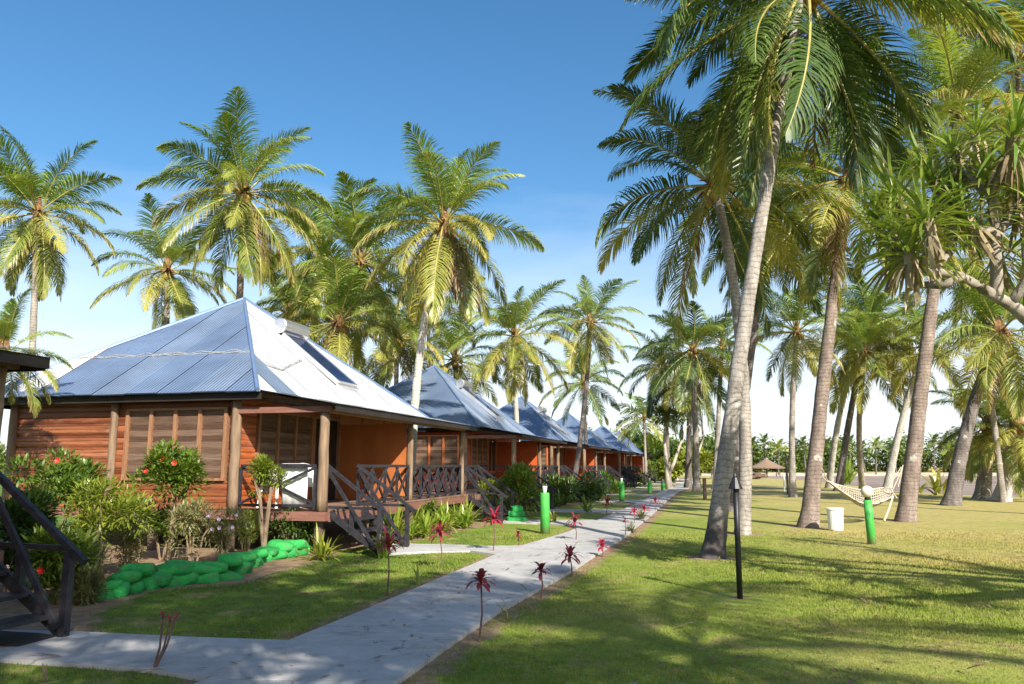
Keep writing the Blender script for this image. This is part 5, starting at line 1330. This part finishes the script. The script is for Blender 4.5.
# thatched hut by the shore
def hut():
    B = Vector((*g(767, 476), 0)); root = empty('thatched_hut', B); tag(root, 'low open hut with wide grey thatched roof beside the shore', 'hut')
    s = B.y / F
    def p(dx, dz, dy=0): return Vector((dx * s, dy, dz * s))
    mb = MB(); n = 10; cnt = Vector((0, 0, 0))
    ring = [p(17, 9.5), p(9, 12.5), p(3.5, 15.5), p(2.5, 17)]
    rad = [17.5 * s, 10 * s, 3.5 * s, 0.3 * s]; zs = [8.3 * s, 11.5 * s, 15.2 * s, 17.5 * s]
    vs = []
    for r_, z in zip(rad, zs):
        for j in range(24):
            a = j * 2 * math.pi / 24; k = 1 + 0.06 * noise.noise(Vector((math.cos(a) * 3, math.sin(a) * 3, z)))
            vs.append((r_ * k * math.cos(a), r_ * k * 0.8 * math.sin(a), z))
    b = len(vs); 
    for j in range(24): vs.append((vs[j][0] * 0.98, vs[j][1] * 0.98, zs[0] - 0.18))
    mb.add(vs, [(i * 24 + j, i * 24 + (j + 1) % 24, (i + 1) * 24 + (j + 1) % 24, (i + 1) * 24 + j) for i in range(3) for j in range(24)] + [(j, b + j, b + (j + 1) % 24, (j + 1) % 24) for j in range(24)] + [tuple(b + j for j in range(24))[::-1]])
    mb.build('roof', M['thatch'], root)
    for dx, dy in ((0, 0), (-11, 5), (11, 5), (-11, -5.5), (11, -5.5)):
        mb = MB(); mb.tube([(dx * s, dy * s, -0.1), (dx * s, dy * s, 8.5 * s)], 0.14 if dx == 0 else 0.07, 8); mb.build('post', M['stump'], root)
hut()
B = Vector((*g(757, 479), 0)); mb = MB(); s = B.y / F
r_ = random.Random(4)
for k in range(10): mb.ball((r_.uniform(-9, 9) * s, r_.uniform(-.5, .5), r_.uniform(0.1, 0.5)), (r_.uniform(.3, .7), .4, r_.uniform(.2, .45)), 8, 6, jit=0.5, seed=k)
o = mb.build('rock_heap', M['kerb_stone']); o.location = B; o.data.materials[0] = M['stump']; tag(o, 'dark heap of driftwood and stones under the thatched hut', 'rocks')
# thin posts on the lawn edge
for (px, py, tp, rr_, mk, lb) in ((788, 494, 455, 0.07, 'bark_dark', 'thin dark pole just left of the slim straight palm'), (784.5, 491, 476, 0.05, 'white', 'short white marker post near the slim straight palm'), (705, 500, 478, 0.09, 'stump', 'short dark wooden post left of the foremost trunk')):
    x, y = g(px, py); z = at(px, tp, y).z; mb = MB(); mb.tube([(0, 0, -0.05), (0, 0, z * 0.5), (0, 0, z)], rr_, 8, jit=0.1)
    o = mb.build('pole', M[mk]); o.location = (x, y, 0); tag(o, lb, 'post')
# open porch beyond the last cabin
x, y = loc(-6.3, 108); root = empty('open_shelter', (x, y, 0), -ROW); tag(root, 'flat-roofed open timber shelter beyond the last cabin', 'shelter')
mb = MB(); mb.bx(-3, 3.6, 0, 5, 2.9, 3.05); mb.build('roof', M['fascia'], root)
for (dx, dy) in ((-2.8, 0.2), (0.4, 0.2), (3.3, 0.2), (3.3, 4.7), (-2.8, 4.7)):
    mb = MB(); mb.tube([(dx, dy, -0.1), (dx, dy, 2.9)], 0.11, 8); mb.build('post', M['stump'], root)

# ------------------------------------------------------------ trees in the middle distance and the far shore
def leafy_tree(pos, h, rad, label, mat, seed, n=2600, L=0.35, trunk='wood_tree', fork=False, group='leafy trees beyond the cabins'):
    r = random.Random(seed); root = empty('tree', (pos[0], pos[1], 0)); tag(root, label, 'tree', group)
    mb = MB()
    mb.tube([(0, 0, -0.1), (0.05, 0, h * 0.25), (0, 0, h * 0.5)], [0.22, 0.17, 0.13], 9, jit=0.2)
    for k in range(6):
        a = k * 1.05 + r.uniform(-.3, .3); mb.tube([(0, 0, h * (0.25 + 0.04 * k)), (rad[0] * 0.3 * math.cos(a), rad[1] * 0.3 * math.sin(a), h * 0.55), (rad[0] * 0.65 * math.cos(a), rad[1] * 0.65 * math.sin(a), h * r.uniform(0.6, 0.8))], [0.10, 0.07, 0.03], 6)
    mb.build('trunk', M[trunk], root)
    mb = MB(); foliage(mb, (0, 0, h - rad[2] * 0.85), rad, n, L, L * 0.55, r, clumps=22, shell=0.3); mb.build('crown', M[mat], root)
specs = [(632, 100, 432, 22, 'far_leaf', 'dark round tree above the last cabin roofs'), (655, 95, 440, 20, 'far_leaf_y', 'yellow-green tree right of the last roof'), (676, 88, 445, 20, 'far_leaf', 'mid green tree beyond the end of the path'),
         (694, 82, 452, 17, 'far_leaf_y', 'bright yellow-green bush tree beyond the end of the path'), (712, 100, 446, 22, 'far_leaf', 'dark tree behind the foremost trunk'), (668, 76, 462, 12, 'far_leaf_y', 'low bright shrub-like tree at the end of the path'), (608, 105, 440, 20, 'far_leaf', 'dark tree showing just over the fifth roof')]
for i, (px, Y, top, hw, mt, lb) in enumerate(specs):
    z = at(px, top, Y).z; x = at(px, 466, Y).x; w = hw / F * Y
    leafy_tree((x, Y), z, (w, w, z * 0.42), lb, mt, 600 + i, n=2400, L=0.5)
# white forked tree at the path end
x, y = g(668, 489); root = empty('tree', (x, y, 0)); tag(root, 'pale forked thin-limbed tree at the far end of the path', 'tree')
s = y / F; mb = MB()
mb.tube([(0, 0, -0.1), (-0.5 * s, 0, 20 * s), (-2 * s, 0, 44 * s), (-1 * s, 0, 70 * s)], [3.0 * s, 2.2 * s, 1.6 * s, 0.8 * s], 9, jit=0.2)
mb.tube([(0, 0, 12 * s), (7 * s, 0, 26 * s), (14 * s, 0.4, 42 * s), (22 * s, 0.4, 62 * s)], [1.9 * s, 1.6 * s, 1.2 * s, 0.6 * s], 8, jit=0.2)
mb.tube([(30 * s, 1, -0.1), (32 * s, 1, 30 * s), (40 * s, 1, 50 * s), (38 * s, 1, 80 * s)], [1.5 * s, 1.3 * s, 1.1 * s, 0.6 * s], 8, jit=0.2)
mb.build('trunk', M['wood_tree'], root, smooth=True)
mb = MB(); foliage(mb, (4 * s, 0, 70 * s), (20 * s, 1.5, 14 * s), 900, 0.3, 0.12, random.Random(8), clumps=14); mb.build('crown', M['far_leaf'], root)

def woodland():
    rs = np.random.RandomState(12)
    cs = []
    for k in range(330):
        x = -160 + 620 * rs.rand(); row = rs.randint(0, 4); y = 222 + row * 8 + rs.rand() * 6
        h = 7.6 + row * 0.9 + rs.rand() * 2.6 + 1.2 * math.sin(x * 0.05)
        cs.append((x, y, h, 3.0 + rs.rand() * 3.5))
    P = []; A = []
    n_each = 1100
    co = []
    for (x, y, h, w) in cs:
        d = rs.normal(size=(n_each, 3)); d /= np.linalg.norm(d, axis=1)[:, None]
        q = rs.uniform(0.35, 1.0, (n_each, 1)); lump = 1 + 0.22 * np.sin(d[:, :1] * 5 + x) * np.cos(d[:, 1:2] * 6 + y)
        c = np.array([x, y, h * 0.5 - 1.6]) + d * q * lump * np.array([w, w * 0.8, h * 0.58 + 0.9])
        a = rs.normal(size=(n_each, 3)); a /= np.linalg.norm(a, axis=1)[:, None]
        b = np.cross(a, rs.normal(size=(n_each, 3))); b /= np.linalg.norm(b, axis=1)[:, None]
        sz = rs.uniform(0.22, 0.52, (n_each, 1))
        co.append(np.stack([c - a * sz, c + b * sz, c + a * sz, c - b * sz], 1))
    co = np.concatenate(co).astype(np.float32); n = len(co)
    me = bpy.data.meshes.new('woodland'); me.vertices.add(4 * n); me.vertices.foreach_set('co', co.ravel())
    me.loops.add(4 * n); me.loops.foreach_set('vertex_index', np.arange(4 * n, dtype=np.int32))
    me.polygons.add(n); me.polygons.foreach_set('loop_start', np.arange(0, 4 * n, 4, dtype=np.int32))
    me.materials.append(M['far_leaf']); me.update(calc_edges=True)
    o = bpy.data.objects.new('woodland', me); COL.objects.link(o); tag(o, 'green wooded far shore across the tidal flat', 'woodland', kind='stuff')
woodland()
ordf = ['first', 'second', 'third', 'fourth', 'fifth', 'sixth', 'seventh', 'eighth', 'ninth', 'tenth', 'eleventh', 'twelfth', 'thirteenth', 'fourteenth', 'fifteenth', 'sixteenth']
FARP = [(752, 447), (764, 444), (779, 449), (803, 446), (822, 448), (850, 445), (862, 450), (876, 447), (893, 449), (934, 444), (948, 450), (962, 446), (735, 446), (978, 449), (1008, 446), (842, 449)]
FARP.sort()
for i, (px, py) in enumerate(FARP):
    Y = 215 + (i * 37 % 11); c = at(px, py, Y); c0_ = (c.x + (-1) ** i * 0.5, Y)
    r = random.Random(i)
    root = empty('palm_tree', (c0_[0], Y, -0.3)); tag(root, f'{ordf[i]} distant palm from the left standing out of the far shore trees', 'palm tree', 'distant palms on the far shore')
    mb = MB(); tl = c - Vector((c0_[0], Y, -0.3)); mb.tube([(0, 0, -0.5), tl * 0.5, tl], [0.25, 0.2, 0.17], 6); mb.build('trunk', M['bark_dark'], root)
    mb = MB()
    for k in range(15):
        ci = min(7, k // 2); frond_mesh(mb, CLS[ci][0], CLS[ci][1], k + i * 20, pairs=9, width=0.34, mi=0, origin=tl, rot=Matrix.Rotation(k * 2.4, 3, 'Z'), scale=0.95)
    mb.build('crown', [M['frondD' if i % 3 else 'frond1'], M['rachis']], root)

build_ground(); build_path(); build_grass()

mb = MB(); r = random.Random(77)
for k in range(1500):
    Y = 5.5 + 22 * r.random() ** 1.3; X = r.uniform(-0.62, 0.72) * (Y + 1)
    la = X * ca - Y * sa
    if la < -6.3: continue
    a = r.uniform(0, 6.28); L = r.uniform(0.03, 0.13) if r.random() < 0.9 else r.uniform(0.2, 0.5)
    mb.leaf((X, Y, 0.038 if -4.2 < la < -2.0 else 0.018), (math.cos(a), math.sin(a), 0.12), (0, 0, 1), L, 0.012 + 0.12 * min(L, 0.13), 2, 0.25, tip=0.1)
o = mb.build('leaf_litter', M['dead']); tag(o, 'dry brown leaf scraps scattered over lawn and path', 'litter', kind='stuff')
# ------------------------------------------------------------ camera, light, sky
cam = bpy.data.cameras.new('camera'); co = bpy.data.objects.new('camera', cam); COL.objects.link(co)
co.location = (0, 0, CAMH); co.rotation_euler = (math.pi / 2 + PITCH, 0, 0)
cam.sensor_width = 36; cam.lens = F / 1024 * 36; cam.clip_end = 20000; cam.clip_start = 0.1
scene.camera = co
EL, AZ = R(35.5), R(24.5)
sd = Vector((math.sin(AZ) * math.cos(EL), -math.cos(AZ) * math.cos(EL), math.sin(EL)))
sl = bpy.data.lights.new('sun', 'SUN'); so = bpy.data.objects.new('sun', sl); COL.objects.link(so)
sl.energy = 5.0; sl.angle = R(0.5); sl.color = (1.0, 0.93, 0.82)
so.rotation_euler = (-sd).to_track_quat('-Z', 'Y').to_euler()
w = bpy.data.worlds.new('World'); scene.world = w; w.use_nodes = True
nt = w.node_tree; nt.nodes.clear()
out = nt.nodes.new('ShaderNodeOutputWorld'); bg = nt.nodes.new('ShaderNodeBackground'); bg.inputs['Strength'].default_value = 0.1
sky = nt.nodes.new('ShaderNodeTexSky'); sky.sky_type = 'NISHITA'; sky.sun_disc = False
sky.sun_elevation = EL; sky.sun_rotation = R(180 - 24.5); sky.air_density = 1.0; sky.dust_density = 1.6; sky.ozone_density = 2.2
tc = nt.nodes.new('ShaderNodeTexCoord')
mp = nt.nodes.new('ShaderNodeMapping'); mp.inputs['Scale'].default_value = (1.6, 1.6, 7.0); nt.links.new(tc.outputs['Generated'], mp.inputs['Vector'])
nz = nt.nodes.new('ShaderNodeTexNoise'); nz.inputs['Scale'].default_value = 2.3; nz.inputs['Detail'].default_value = 7; nz.inputs['Roughness'].default_value = 0.55; nt.links.new(mp.outputs[0], nz.inputs['Vector'])
sep = nt.nodes.new('ShaderNodeSeparateXYZ'); nt.links.new(tc.outputs['Generated'], sep.inputs[0])
hz = nt.nodes.new('ShaderNodeMapRange'); hz.interpolation_type = 'SMOOTHSTEP'
for k, v in zip(('From Min', 'From Max', 'To Min', 'To Max'), (0.0, 0.50, 0.40, -0.26)): hz.inputs[k].default_value = v
nt.links.new(sep.outputs['Z'], hz.inputs['Value'])
ad = nt.nodes.new('ShaderNodeMath'); ad.operation = 'ADD'; nzs = nt.nodes.new('ShaderNodeMapRange'); nzs.inputs['To Min'].default_value = 0.36; nzs.inputs['To Max'].default_value = 0.62; nt.links.new(nz.outputs['Fac'], nzs.inputs['Value']); nt.links.new(nzs.outputs[0], ad.inputs[0]); nt.links.new(hz.outputs[0], ad.inputs[1])
rp = nt.nodes.new('ShaderNodeValToRGB'); rp.color_ramp.elements[0].position = 0.40; rp.color_ramp.elements[0].color = (0, 0, 0, 1); rp.color_ramp.elements[1].position = 1.0; rp.color_ramp.elements[1].color = (0.9, 0.9, 0.9, 1)
nt.links.new(ad.outputs[0], rp.inputs['Fac'])
mx = nt.nodes.new('ShaderNodeMix'); mx.data_type = 'RGBA'; nt.links.new(rp.outputs['Color'], mx.inputs['Factor']); hs = nt.nodes.new('ShaderNodeHueSaturation'); hs.inputs['Saturation'].default_value = 1.28; hs.inputs['Hue'].default_value = 0.495; nt.links.new(sky.outputs[0], hs.inputs['Color']); nt.links.new(hs.outputs[0], mx.inputs['A']); mx.inputs['B'].default_value = (6.3, 6.6, 6.9, 1)
nt.links.new(mx.outputs['Result'], bg.inputs['Color']); nt.links.new(bg.outputs[0], out.inputs['Surface'])
scene.view_settings.view_transform = 'Standard'; scene.view_settings.look = 'None'; scene.view_settings.exposure = 0.95; scene.view_settings.gamma = 1
scene.view_settings.use_curve_mapping = False
scene.render.engine = 'CYCLES'
scene.cycles.use_denoising = True
scene.cycles.max_bounces = 6; scene.cycles.transparent_max_bounces = 4; scene.cycles.diffuse_bounces = 3; scene.cycles.glossy_bounces = 2; scene.cycles.transmission_bounces = 3
scene.cycles.caustics_reflective = False; scene.cycles.caustics_refractive = False
